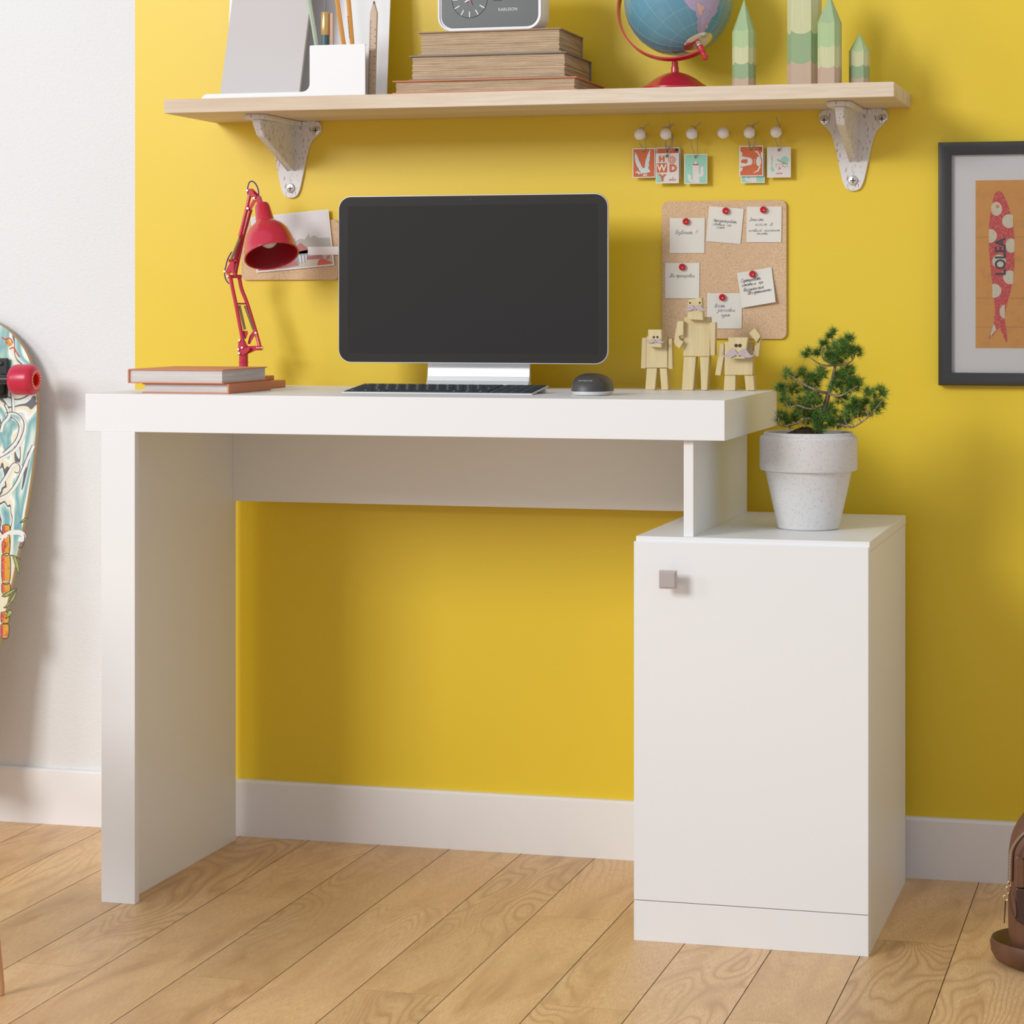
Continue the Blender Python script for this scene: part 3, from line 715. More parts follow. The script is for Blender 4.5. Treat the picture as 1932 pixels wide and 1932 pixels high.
a, b_ = at(455, 416, -.006), at(638.5, 528, -.006)
cb2 = thing('cork_board', 'small cork board with a city postcard, behind the red lamp', 'board', ((a.x+b_.x)/2, 0, b_.z))
obj('cork_panel', B().prism(rrect(a.x, b_.x, b_.z, a.z, .0085, -.0005), (0, -.0055, 0), .0008, 2), 'cork', cb2)
s0, s1 = at(581, 465.5, -.0098), at(645, 480.7, -.0098)
stp = B(); xr = b_.x+.0006
stp.box(s0.x, xr, -.0100, -.0094, s1.z, s0.z).box(xr, xr+.0006, -.0100, -.0005, s1.z, s0.z)
obj('strap', stp, 'whitemetal', cb2)
pc = [(472, 409.5), (619.3, 395), (631, 500.5), (484, 514.5)]
def PU(u, v, lift=0):
    x = (pc[0][0]*(1-u)+pc[1][0]*u)*(1-v)+(pc[3][0]*(1-u)+pc[2][0]*u)*v
    y = (pc[0][1]*(1-u)+pc[1][1]*u)*(1-v)+(pc[3][1]*(1-u)+pc[2][1]*u)*v
    return at(x, y, -.0090-.00008*lift)
cd = thing('postcard', 'tilted postcard of an old town with red roofs, tucked into the small cork board', 'postcard', PU(.5, 1))
pcd = obj('card', B().prism([PU(0, 0)+Vector((0, .0010, 0)), PU(1, 0)+Vector((0, .0010, 0)), PU(1, 1)+Vector((0, .0010, 0)), PU(0, 1)+Vector((0, .0010, 0))], (0, -.0008, 0)), 'card', cd)
M['skyp'] = plain('pale_sky_print', lin(.70, .69, .69), .5)
M['hazep'] = gr('hazy_town_print', lin(.50, .49, .46), lin(.36, .38, .35), 900)
M['bluegrey'] = gr('blue_grey_print', lin(.30, .33, .38), lin(.45, .46, .48), 900)
M['roofp'] = gr('brick_roof_print', lin(.50, .20, .20), lin(.35, .12, .13), 900)
M['redroof'] = gr('bright_roof_print', lin(.66, .13, .09), lin(.62, .28, .18), 900)
M['stonep'] = gr('pale_stone_print', lin(.64, .60, .48), lin(.50, .44, .38), 900)
pb = {}
def pp(mat, uv, l): pb.setdefault(mat, B()).flat([PU(u, v, l) for u, v in uv])
pp('skyp', [(.02, .02), (.98, .02), (.98, .97), (.02, .97)], 1)
pp('hazep', [(.02, .50), (.30, .50), (.52, .52), (.60, .47), (.66, .49), (.70, .42), (.72, .40), (.73, .47), (.78, .43), (.84, .49), (.98, .50), (.98, .97), (.02, .97)], 2)
pp('bluegrey', [(.44, .90), (.44, .50), (.45, .38), (.46, .22), (.47, .37), (.50, .50), (.52, .52), (.53, .44), (.545, .54), (.56, .90)], 3)
pp('roofp', [(.52, .66), (.56, .58), (.60, .54), (.66, .62), (.70, .70), (.70, .74), (.52, .74)], 4)
pp('bluegrey', [(.54, .70), (.68, .68), (.69, .93), (.54, .93)], 4)
for u in (.56, .60, .64): pp('skyp', [(u, .78), (u+.012, .75), (u+.024, .78), (u+.024, .90), (u, .90)], 5)
pp('roofp', [(.28, .90), (.52, .86), (.55, .94), (.28, .97)], 5); pp('stonep', [(.55, .91), (.64, .90), (.64, .97), (.55, .97)], 5)
pp('roofp', [(.66, .80), (.86, .79), (.86, .86), (.66, .86)], 5); pp('stonep', [(.64, .86), (.80, .86), (.80, .97), (.64, .97)], 6)
pp('redroof', [(.78, .97), (.80, .90), (.84, .86), (.88, .87), (.97, .95), (.97, .97)], 7)
pp('redroof', [(.90, .86), (.94, .80), (.96, .80), (.95, .86), (.92, .88)], 7); pp('redroof', [(.02, .97), (.05, .92), (.20, .92), (.26, .96), (.26, .97)], 7)
for m_, b in pb.items(): obj('print', b, m_, pcd)

# ================================================================== FRAMED POSTER
FX0, FX1, FZ0, FZ1 = .6280, .918, .7709, 1.1490
IX0, IX1, IZ0, IZ1 = .6478, .898, .7905, 1.1292
pf = thing('framed_poster', 'charcoal framed poster of a red spotted fish on ochre', 'picture', ((FX0+FX1)/2, 0, FZ0))
b = B()
prof = [(0, 0), (0, -.017), (.0015, -.019), (.0035, -.0195), (.0170, -.0175), (.0196, -.0165), (.0196, -.008), (.0196, 0)]
rings = []
for (t_, y_) in prof:
    rings.append([b.bm.verts.new(p) for p in ((FX0+t_, y_-.0005, FZ0+t_), (FX1-t_, y_-.0005, FZ0+t_), (FX1-t_, y_-.0005, FZ1-t_), (FX0+t_, y_-.0005, FZ1-t_))])
for A_, B_ in zip(rings, rings[1:]+rings[:1]):
    for i in range(4): b.face([A_[i], A_[(i+1) % 4], B_[(i+1) % 4], B_[i]])
obj('frame', b, 'frame', pf)
obj('mat_board', B().box(IX0-.001, IX1+.001, -.0085, -.003, IZ0-.001, IZ1+.001), 'mat', pf)
PX0, PX1 = at(1840.5, 500, -.009).x, IX1-(at(1840.5, 500, -.009).x-IX0)
PZ1, PZ0 = wz(1842, 340.5, -.009), wz(1842, 656.5, -.009)
po = B().box(PX0, PX1, -.0091, -.0086, PZ0, PZ1)
pr = obj('poster', po, 'ochre', pf)
fp = lambda x, y, l=1: at(1740+x/3.864, 240+y/3.864, -.0093-.00012*l)
fish = [(552, 462), (585, 480), (612, 535), (640, 610), (660, 700), (672, 800), (672, 1000), (662, 1100), (645, 1190), (620, 1280), (602, 1360), (600, 1400), (612, 1470), (621, 1545), (616, 1570), (598, 1540), (564, 1458), (530, 1500), (494, 1543), (486, 1538), (500, 1490), (522, 1420), (530, 1340), (522, 1240), (505, 1100), (492, 960), (485, 850), (486, 740), (497, 620), (515, 530), (530, 480)]
obj('fish', B().flat([fp(x, y) for x, y in fish]), 'redprint', pr)
def clipcirc(cx, cy, rx, ry, lo=None, hi=None):
    o_ = []
    for i in range(28):
        a = 2*math.pi*i/28; x = cx+rx*math.cos(a)
        if lo is not None: x = max(x, lo)
        if hi is not None: x = min(x, hi)
        o_.append((x, cy+ry*math.sin(a)))
    return o_
dots = B()
for q in (clipcirc(541, 595, 41, 51, 503), clipcirc(632, 685, 50, 51, None, 662), clipcirc(494, 792, 50, 51, 486), clipcirc(648, 863, 42, 52, None, 672), clipcirc(560, 978, 50, 50), clipcirc(640, 1094, 50, 51, None, 664), clipcirc(525, 1192, 52, 51, 511), clipcirc(602, 1345, 38, 50, None, 602), [(494, 1530), (505, 1480), (520, 1430), (541, 1475)]):
    dots.flat([fp(x, y, 2) for x, y in q])
obj('fish_spots', dots, 'creamprint', pr)
obj('fish_eye', B().flat([fp(x, y, 3) for x, y in clipcirc(548, 578, 14, 14)]), 'ochre', pr)
text('lettering', 'LOLEA', .0228, 'darkprint', pr, fp(606, 1082, 4), xd=(0, 0, 1), ud=(-1, 0, 0), sx=.86, offset=.0006, depth=.00005)
text('lettering', 'REFRESCO', .034, 'creamprint', pr, fp(872, 1510, 2), xd=(0, 0, 1), ud=(-1, 0, 0), sx=1.28, offset=.001, depth=.00005)
M['crease'] = plain('fold_crease', lin(.42, .20, .05), .8)
for yy in (803, 1247, 1456):
    p, q = fp(389, yy, 1), fp(900, yy, 1); obj('fold', B().box(p.x, min(q.x, PX1), p.y-.00002, p.y+.0001, p.z-.0003, p.z+.0002), 'crease', pr)
obj('glass_pane', B().box(IX0, IX1, -.0118, -.0108, IZ0, IZ1), 'glass', pf)

# ================================================================== COMPUTER
MY = -.15
mx0, mx1 = wx(638.5, MY), at(1146.8, 500, MY).x; mz1 = wz(893, 367.8, MY); mz0 = wz(893, 685.2, MY)
mc = thing('desktop_computer', 'all-in-one computer with a black screen on a pale metal stand', 'computer', ((mx0+mx1)/2, -.12, .7625))
b = B(); rr = .021
rings = []
for (ins, y_) in ((.0, MY+.0005), (-.0006, MY+.004), (.0004, MY+.009), (.006, MY+.016), (.03, MY+.024)):
    rings.append([b.bm.verts.new(p) for p in rrect(mx0+ins, mx1-ins, mz0+ins, mz1-ins, rr if ins < .02 else .03, y_)])
for A_, B_ in zip(rings, rings[1:]):
    k_ = len(A_)
    for i in range(k_): b.face([A_[i], A_[(i+1) % k_], B_[(i+1) % k_], B_[i]])
b.face(rings[-1]); b.face(list(reversed(rings[0])))
hs = obj('housing', b, 'silver', mc)
e = .0009
obj('front_glass', B().prism(rrect(mx0+e, mx1-e, mz0+e, mz1-e, rr-e, MY+.0005), (0, -.0012, 0), .0004, 1), 'bezel', hs)
sx0, sx1, sz0, sz1 = mx0+.0165, mx1-.0172, wz(893, 666.5, MY), wz(893, 387, MY)
obj('display', B().box(sx0, sx1, MY-.0010, MY-.0004, sz0, sz1), 'screen', hs)
cm = B()
for px in (881, 888, 895.5): cm.bolt(at(px, 376.8, MY-.0007), (0, -1, 0), .0008 if px != 888 else .0012, .0002, 10)
obj('camera', cm, 'black', hs)
st = B(); a0, a1 = wx(809, -.12), wx(1001.5, -.12)
pr_ = [(-.128, .850), (-.127, .812), (-.126, .796), (-.1275, .783), (-.131, .775), (-.137, .7685), (-.146, .7660), (-.155, .7655), (-.158, .7640), (-.158, .7627), (-.060, .7627), (-.060, .7655), (-.118, .7665), (-.1205, .775), (-.1215, .800), (-.1215, .850)]
st.prism([(a0, y_, z_) for y_, z_ in pr_], (a1-a0, 0, 0), .0006, 1)
obj('stand', st, 'silver', mc)

KF = [(-.2325, -.365, .7647), (.0664, -.365, .7647), (.0685, -.2755, .7738), (-.2285, -.2755, .7738)]
kc_ = Vector((-.082, -.32, .7625))
ky = thing('keyboard', 'slim silver keyboard with dark keys in front of the computer', 'keyboard', kc_)
kv = [Vector(p) for p in KF]; nrm = (kv[1]-kv[0]).cross(kv[3]-kv[0]).normalized()
obj('tray', B().prism([p-nrm*.0022 for p in kv], nrm*.0020, .0005, 1), 'silver', ky)
def KP(u, v, h=0): return (kv[0]*(1-u)+kv[1]*u)*(1-v)+(kv[3]*(1-u)+kv[2]*u)*v+nrm*h
obj('key_bed', B().prism([KP(.008, .03, -.0001), KP(.992, .03, -.0001), KP(.992, .97, -.0001), KP(.008, .97, -.0001)], nrm*.0004), 'kbdark', ky)
rows_ = [(.05, [1.2, 1.2, 1.2, 5.6, 1.2, 1.2, 1.2]), (.235, [2.1]+[1]*10+[1.7]), (.42, [1.7]+[1]*11+[1.1]), (.605, [1.4]+[1]*11+[1.4]), (.79, [1]*12+[1.8])]
kd = .155
for v0, ws in rows_:
    u = .018; un = (.765-u)/sum(ws)
    for w_ in ws:
        b = B(); u1 = u+un*w_
        b.prism([KP(u+.0016, v0, .0003), KP(u1-.0016, v0, .0003), KP(u1-.0016, v0+kd, .0003), KP(u+.0016, v0+kd, .0003)], nrm*.0009, .0002, 1)
        b.mi = 1; um = u+.30*(u1-u) if w_ > 3 else u+.32*(u1-u)
        if w_ <= 1.25: b.prism([KP(um, v0+.045, .0012), KP(um+.0085, v0+.045, .0012), KP(um+.0085, v0+.105, .0012), KP(um, v0+.105, .0012)], nrm*.00006)
        obj('key', b, ['key', 'legend'], ky); u = u1
for r_ in range(5):
    for c_ in range(4):
        u = .785+.0515*c_; v0 = .05+.185*r_
        if r_ == 2 and c_ < 3: continue
        b = B(); b.prism([KP(u, v0, .0003), KP(u+.047, v0, .0003), KP(u+.047, v0+kd, .0003), KP(u, v0+kd, .0003)], nrm*.0009, .0002, 1)
        b.mi = 1; b.prism([KP(u-.003, v0, .0004), KP(u-.001, v0, .0004), KP(u-.001, v0+kd, .0004), KP(u-.003, v0+kd, .0004)], nrm*.0005)
        obj('key', b, ['key', 'legend'], ky)
for xx in (.02, .955):
    p = KP(xx, .84, -.003); obj('foot', B().box(p.x, p.x+.014, p.y-.004, p.y+.004, .7626, p.z+.0008, .0008), 'silver', ky)

ms = thing('computer_mouse', 'rounded dark grey computer mouse with a silver base', 'mouse', (.153, -.345, .7625))
def mouse_layer(b, levels, x0=.153, y0=-.345):
    rings = []
    for (z, hx, hyf, hyb, sh_) in levels:
        ring = []
        for i in range(40):
            a = 2*math.pi*i/40; ca, sa = math.cos(a), math.sin(a); p_ = 2.5
            rx = hx*abs(ca)**(2/p_)*(1 if ca > 0 else -1); hy = hyb if sa > 0 else hyf
            ry = hy*abs(sa)**(2/p_)*(1 if sa > 0 else -1)
            ring.append(b.bm.verts.new((x0+rx+sh_, y0+ry, z)))
        rings.append(ring)
    for A_, B_ in zip(rings, rings[1:]):
        for i in range(40): b.face([A_[i], A_[(i+1) % 40], B_[(i+1) % 40], B_[i]])
    b.face(rings[-1]); b.face(list(reversed(rings[0]))); return b
zt = .7625
obj('base', mouse_layer(B(), [(zt+.0003, .0245, .036, .05, 0), (zt+.002, .0268, .0385, .052, 0), (zt+.0062, .0290, .0395, .053, 0)]), 'silver', ms)
obj('shell', mouse_layer(B(), [(zt+.0063, .0290, .0395, .053, 0), (zt+.012, .0288, .0385, .052, 0), (zt+.018, .0278, .036, .050, 0), (zt+.023, .0255, .032, .044, 0), (zt+.027, .0215, .026, .036, -.0005), (zt+.0300, .0160, .018, .026, -.001), (zt+.0318, .0095, .010, .015, -.0015), (zt+.0322, .004, .004, .006, -.0015)]), 'mouse', ms, sharp=60)
text('lettering', 'SAMSUNG', .0040, 'legend', ms, (.1405, -.3795, zt+.0212), xd=(1, 0, 0), ud=(0, .75, .66), sx=1.15, depth=.00015)

# ================================================================== WOODEN FIGURES
FO = (1200, 560); FS = 8.05
def fq(pts, Y): return [at(FO[0]+x/FS, FO[1]+y/FS, Y) for x, y in pts]
def piece(t, name, pts, Y, th, mat='figure', r=.0006):
    return obj(name, B().prism(fq(pts, Y), (0, th, 0), r, 1), mat, t)
def mustache(t, cx, cy, w_, h_, Y, curl=True):
    half = [(0, .12), (.10, -.15), (.22, -.42), (.38, -.50), (.52, -.42), (.64, -.12), (.75, .18), (.88, .30), (.97, .18), (.985, -.05), (.93, -.22), (.99, -.18), (1.03, .05), (.98, .32), (.86, .48), (.66, .55), (.46, .52), (.30, .42), (.14, .22), (.03, .36), (0, .40)]
    L_ = [(-x, y) for x, y in half]; full = half[:-1]+[(0, .38)]+list(reversed(L_[1:-1]))
    pts = [(cx+x*w_/2, cy+y*h_) for x, y in full]
    o_ = obj('mustache', B().prism(fq(pts, Y), (0, .0018, 0)), 'mustache', t)
    return o_
def eyes(t, cs, r, Y):
    for x, y in cs:
        obj('eye', B().bolt(at(FO[0]+x/FS, FO[1]+y/FS, Y+.0002), (0, -1, 0), r, .0003, 14), 'hole', t)
def figure(label, cx): 
    return thing('wooden_figure', label, 'figurine', (at(cx, 730, -.11).x, -.105, .7625), 'wooden block figures with mustaches')
dz = .0
Yh = -.122
f1 = figure('smallest wooden block figure with a small mustache, left of the three', 1240)
piece(f1, 'torso', [(160, 600), (478, 600), (480, 1080), (150, 1082)], -.112, .014)
piece(f1, 'head', [(183, 500), (386, 500), (388, 775), (185, 760)], -.128, .0156)
piece(f1, 'arm', [(90, 625), (160, 622), (148, 1092), (74, 1090)], -.106, .012)
piece(f1, 'arm', [(490, 640), (548, 637), (556, 1105), (487, 1095)], -.114, .010)
piece(f1, 'leg', [(162, 1088), (320, 1088), (285, 1416), (140, 1416)], -.112, .014)
piece(f1, 'leg', [(358, 1090), (470, 1090), (491, 1416), (385, 1416)], -.112, .014)
mustache(f1, 295, 672, 260, 62, -.131); eyes(f1, [(270, 615), (325, 615)], .0019, -.1282)
f2 = figure('tallest wooden block figure with a hand on its hip, middle of the three', 1312)
piece(f2, 'torso', [(735, 308), (1125, 308), (1120, 905), (715, 905)], -.112, .015)
piece(f2, 'head', [(795, 45), (995, 12), (1018, 357), (780, 345)], -.128, .0156)
piece(f2, 'arm', [(1115, 390), (1207, 388), (1197, 892), (1130, 890)], -.118, .014)
piece(f2, 'arm', [(630, 370), (722, 370), (718, 578), (648, 600), (662, 650), (720, 682), (665, 790), (600, 745), (572, 680)], -.122, .012)
piece(f2, 'leg', [(725, 912), (910, 912), (865, 1420), (695, 1420)], -.114, .018)
piece(f2, 'leg', [(970, 912), (1112, 912), (1078, 1420), (988, 1420)], -.114, .020)
mustache(f2, 893, 165, 330, 88, -.131); eyes(f2, [(820, 92), (967, 92)], .0016, -.1282)
f3 = figure('stout wooden block figure with a big mustache and one raised arm, right of the three', 1395)
piece(f3, 'torso', [(1345, 680), (1780, 680), (1770, 1182), (1345, 1185)], -.112, .015)
piece(f3, 'head', [(1395, 612), (1698, 612), (1655, 935), (1445, 935)], -.130, .0176)
piece(f3, 'arm', [(1258, 705), (1335, 705), (1330, 935), (1285, 1192), (1200, 1185), (1240, 930)], -.110, .012)
piece(f3, 'arm', [(1800, 745), (1880, 640), (1893, 640), (1862, 907), (1790, 900)], -.116, .012)
piece(f3, 'hand', [(1800, 470), (1826, 492), (1895, 592), (1830, 692), (1715, 548)], -.120, .014)
piece(f3, 'leg', [(1345, 1190), (1512, 1190), (1506, 1420), (1330, 1420)], -.112, .015)
piece(f3, 'leg', [(1645, 1190), (1782, 1190), (1800, 1420), (1668, 1420)], -.112, .017)
mustache(f3, 1548, 850, 480, 128, -.133); eyes(f3, [(1521, 736), (1578, 736)], .0029, -.1302)
for f_ in (f1, f2, f3):
    zz = min((f_.location+v.co).z for ch in f_.children for v in ch.data.vertices)
    f_.location.z -= zz-.7627

# ================================================================== BOOKS ON THE DESK
def book(label, x0, x1, y0, y1, z0, z1, cover, page, spine='L', rot=0, ct=.0016, ov=.003, name='book', group=None):
    t = thing(name, label, 'book', ((x0+x1)/2, (y0+y1)/2, z0), group)
    b = B().box(x0, x1, y0, y1, z0, z0+ct, .0005, 1).box(x0, x1, y0, y1, z1-ct, z1, .0005, 1)
    if spine == 'L': b.box(x0-.0008, x0+ct, y0, y1, z0+.0003, z1-.0003, .0006, 2)
    if spine == 'R': b.box(x1-ct, x1+.0008, y0, y1, z0+.0003, z1-.0003, .0006, 2)
    if spine == 'B': b.box(x0, x1, y1-ct, y1+.0008, z0+.0003, z1-.0003, .0006, 2)
    obj('cover', b, cover, t)
    xa = x0+(ov if spine != 'L' else ct); xb = x1-(ov if spine != 'R' else ct); yb = y1-(ov if spine != 'B' else ct)
    obj('pages', B().box(xa, xb, y0+ov, yb, z0+ct, z1-ct), page, t)
    t.rotation_euler.z = R(rot); return t
zA, zB = .7774, .7990
book('thin coral book under the thicker one, spine turned to the right', -.5245, -.3845, -.443, -.268, .7626, zA-.0001, 'orangecover', 'page', 'R')
book('thicker coral book on top of the pile, white page edges in view', -.5445, -.390, -.450, -.268, zA, zB, 'orangecover', 'page', 'L', 0)
book('thin coral book standing out behind the right end of the pile', -.520, -.409, -.255, -.140, .7626, .7745, 'orangecover', 'page', 'R')
book('smallest coral book lying on the hidden back book', -.520, -.425, -.250, -.150, .7746, .7820, 'orangecover', 'page', 'R')

# ================================================================== RED LAMP
LY = -.095
lp = thing('desk_lamp', 'red articulated desk lamp with a bell shade', 'lamp', (at(459.5, 700, LY).x, LY, .7625))
G = lambda x, y, Y=LY: at(x, y, Y)
A1 = lambda x, y, Y=LY: at(400+x/10.733, 330+y/10.733, Y)
A2 = lambda x, y, Y=LY: at(400+x/9.66, 500+y/9.66, Y)
pc0 = A2(575, 1700)
b = B().lathe([(.020, .7626), (.020, .770), (.0085, .772), (.0075, A2(575, 1780).z), (.0088, A2(575, 1775).z), (.0088, A2(575, 1765).z), (.0075, A2(575, 1760).z), (.0075, A2(575, 1600).z), (0, A2(575, 1590).z)], (pc0.x, LY, 0), None, 28)
obj('post', b, 'red', lp)
b = B()
for (Yk, dx) in ((LY-.010, 0), (LY+.010, 60)):
    q = [(475+dx, 1400), (520+dx, 1350), (600+dx, 1500), (690+dx, 1500), (680+dx, 1560), (575+dx, 1640), (475+dx, 1645)]
    b.prism([A2(x, y, Yk) for x, y in q], (0, .002, 0), .0004, 1)
p = [(600, 1480), (800, 1470), (900, 1480), (900, 1530), (820, 1540), (640, 1620)]
b.prism([A2(x, y, LY-.003) for x, y in p], (0, .008, 0), .0008, 1)
b.tube([A2(815, 1515, LY-.004), A2(915, 1515, LY-.004)], .0036, 14)
q = [(655, 1390), (680, 1300), (745, 1200), (800, 1240), (760, 1310), (710, 1390), (690, 1440), (650, 1440)]
b.prism([A2(x, y, LY+.004) for x, y in q], (0, .002, 0), .0004, 1)
q = [(560, 1200), (640, 1200), (650, 1240), (610, 1350), (590, 1340)]
b.prism([A2(x, y, LY-.005) for x, y in q], (0, .002, 0), .0004, 1)
obj('bracket', b, 'red', lp)
b = B().tube(smooth([A2(330, 205, LY-.008), A2(345, 260, LY-.008), A2(370, 400, LY-.008), A2(420, 640, LY-.008), A2(480, 950, LY-.008), A2(585, 1500, LY-.008)], 5), .0032, 12)
obj('lower_arm', b, 'red', lp)
b = B().tube(smooth([A2(490, 205, LY+.006), A2(505, 270, LY+.008), A2(540, 440, LY+.008), A2(640, 700, LY+.008), A2(790, 1190, LY+.006), A2(875, 1500, LY+.002)], 5), .0032, 12)
b.tube([A2(430, 705, LY-.006), A2(630, 705, LY+.008)], .0014, 8)
obj('lower_arm', b, 'red', lp)
def coil(p0, p1, r, turns, wire=.0006):
    p0, p1 = Vector(p0), Vector(p1); ax = (p1-p0); m = Vector((0, 0, 1)).rotation_difference(ax.normalized()).to_matrix(); L_ = ax.length; pts = []
    nn = turns*8
    for i in range(nn+1):
        a = 2*math.pi*i/8; pts.append(p0+m @ Vector((r*math.cos(a), r*math.sin(a), L_*i/nn)))
    return pts
for p0, p1 in ((A2(500, 735, LY-.003), A2(600, 1175, LY-.003)), (A2(600, 740, LY+.004), A2(760, 1180, LY+.004)), (A1(560, 1285, LY-.010), A1(385, 1715, LY-.010))):
    obj('spring', B().tube(coil(p0, p1, .0020, 30, .0006), .00062, 5), 'spring', lp)
b = B().tube([A2(285, 210, LY-.008), A2(535, 208, LY+.006)], .0030, 14)
b.prism([A2(x, y, LY-.011) for x, y in ((245, 120), (270, 60), (330, -60), (395, -70), (400, 190), (330, 100), (270, 180))], (0, .002, 0), .0004, 1)
b.prism([A2(x, y, LY+.001) for x, y in ((280, 110), (320, 60), (400, -60), (450, -60), (440, 190), (360, 130), (300, 180))], (0, .002, 0), .0004, 1)
b.tube([A1(335, 1735, LY-.008), A1(500, 1735, LY-.004)], .0028, 12)
obj('elbow_joint', b, 'red', lp)
b = B().tube([A1(770, 390, LY-.004), A1(700, 700, LY-.006), A1(568, 1240, LY-.008)], .0031, 12)
b.tube([A1(545, 1235, LY-.0095), A1(625, 1240, LY-.004)], .0026, 10).tube([A1(575, 1250, LY-.003), A1(470, 1710, LY-.002)], .0029, 12)
obj('upper_arm', b, 'red', lp)
b = B().tube([A1(790, 700, LY+.006), A1(640, 1230, LY+.004), A1(490, 1932, LY+.002), A2(425, 195, LY)], .0029, 12)
obj('upper_arm', b, 'red', lp)
b = B()
b.prism([A1(x, y, LY-.010) for x, y in ((720, 290), (760, 275), (895, 430), (880, 500), (850, 480), (790, 440), (730, 380))], (0, .002, 0), .0004, 1)
b.prism([A1(x, y, LY+.002) for x, y in ((770, 280), (820, 275), (930, 390), (940, 460), (900, 480), (800, 340))], (0, .002, 0), .0004, 1)
b.prism([A1(x, y, LY-.008) for x, y in ((830, 500), (900, 510), (860, 590), (790, 710), (730, 730), (720, 680), (780, 590))], (0, .002, 0), .0004, 1)
b.prism([A1(x, y, LY-.009) for x, y in ((880, 430), (960, 420), (1010, 590), (905, 600))], (0, .009, 0), .001, 1)
obj('head_joint', b, 'red', lp)
for x, y in ((712, 318), (850, 470), (722, 680)): obj('screw', B().bolt(A1(x, y, LY-.0105), (-.1, -1, .1), .0022, .0016, 14), 'chrome', lp)
for x, y in ((230, 120), (290, 210), (548, 1508), (500, 1375), (480, 1540), (495, 1610), (795, 1240)): obj('screw', B().bolt(A2(x, y, LY-.0115), (-.1, -1, .1), .0020, .0014, 14), 'chrome', lp)
obj('screw', B().bolt(A2(915, 1512, LY-.004), (1, 0, 0), .003, .0015, 14), 'chrome', lp)
cbp = B().tube(smooth([A1(728, 400, LY-.001), A1(720, 290, LY-.001), A1(750, 165, LY-.001), A1(808, 128, LY), A1(880, 180, LY), A1(935, 300, LY), A1(950, 455, LY-.002)], 6), .0011, 8)
cbp.tube(smooth([A1(400, 1560, LY-.003), A1(320, 1700, LY-.002), A1(275, 1880, LY-.002), A2(240, 60, LY-.002), A2(232, 160, LY-.002), A2(250, 260, LY-.003), A2(310, 340, LY-.005)], 6), .0011, 8)
tag(obj('cable', cbp, 'cable', lp), 'thin violet cable')
# bell shade, opening turned down and toward the room
rgt = Vector((cT, sT, 0)); tow = Vector((sT, -cT, 0)); upv = Vector((0, 0, 1))
ax = (rgt*.205-upv*.872+tow*.44).normalized()
oc = at(512.3, 481.5, -.150)
mt = Vector((0, 0, 1)).rotation_difference(ax).to_matrix()
LS = .0905
apex = oc-ax*LS
prof_o = [(.0, -.006), (.0085, -.006), (.0110, -.0045), (.0122, -.001), (.0152, .0265), (.0156, .030), (.0215, .034), (.0290, .041), (.0350, .050), (.0392, .062), (.0418, .076), (.0430, .0875), (.0440, .0905)]
prof_i = [(.0425, .0905), (.0415, .0870), (.0400, .076), (.0372, .0625), (.0330, .0515), (.0270, .0430), (.0195, .0365), (.0, .035)]
b = B().lathe(prof_o, apex, mt, 64); b.lathe([(.0440, .0905), (.0444, .0915), (.0434, .0922), (.0425, .0905)], apex, mt, 64); b.mi = 1; b.lathe(prof_i, apex, mt, 64)
b.mi = 0; b.tube([apex+mt @ Vector((.0436*math.cos(2*math.pi*i/72), .0436*math.sin(2*math.pi*i/72), .0912)) for i in range(72)], .0014, 10, True)
shd = obj('lamp_shade', b, ['red', 'darkred'], lp, sharp=50)
b = B(); b.lathe([(0, .085), (.007, .0835), (.0125, .079), (.0150, .071), (.0140, .062), (.0100, .052), (.0085, .040)], apex-ax*.010, mt, 32)
tag(obj('bulb', b, 'bulb', lp, sharp=60), 'frosted light bulb')

# ================================================================== POT AND BONSAI
PC = Vector((.4690, -.31, .5697)); z0 = .5699
pot = thing('plant_pot', 'speckled white concrete flower pot holding the bonsai on the cabinet', 'pot', PC)
prf = [(0, 0), (.042, 0), (.0446, .002), (.0628, .0838), (.0640, .0850), (.0694, .0856), (.0708, .0885), (.0708, .1325), (.0690, .1352), (.0655, .1362), (.0650, .1395), (.0635, .1410), (.0600, .1405), (.0585, .1380), (.0560, .110), (.0, .110)]
obj('pot_body', B().lathe([(r_, z_) for r_, z_ in prf], (PC.x, PC.y, z0), None, 72), 'concrete', pot, sharp=28)
b = B(); random.seed(3)
for i in range(5):
    pass
sl = []; seg = 36
for k_ in range(9):
    r_ = .0578*k_/8; zz = z0+.1320+.0150*math.exp(-((r_)/.026)**2)
    sl.append((r_, zz))
b.lathe([(max(r_, 0), zz) for r_, zz in sl], (PC.x-.004, PC.y, 0), None, seg)
for v in b.bm.verts: v.co += Vector((random.uniform(-.001, .001), random.uniform(-.001, .001), random.uniform(-.0012, .0022)))
for i in range(260):                      # bark chips
    a = random.uniform(0, 2*math.pi); r_ = .053*math.sqrt(random.random()); zz = z0+.1335+.0150*math.exp(-((r_)/.026)**2)
    c = Vector((PC.x-.004+r_*math.cos(a), PC.y+r_*math.sin(a), zz)); t_ = random.uniform(0, math.pi)
    d_ = Vector((math.cos(t_), math.sin(t_), random.uniform(-.3, .5)))*random.uniform(.0015, .0035); w_ = Vector((-math.sin(t_), math.cos(t_), .2))*.0007
    b.flat([c-d_-w_, c+d_-w_, c+d_+w_, c-d_+w_])
obj('soil', b, 'soil', pot, sharp=180)
bo = thing('bonsai_tree', 'small bonsai pine with tufts of green needles in the pot', 'plant', (PC.x, PC.y, z0+.135))
BY = -.31
def bp(x, y, dy=0.0): return at(x, y, BY+dy)
br_ = B()
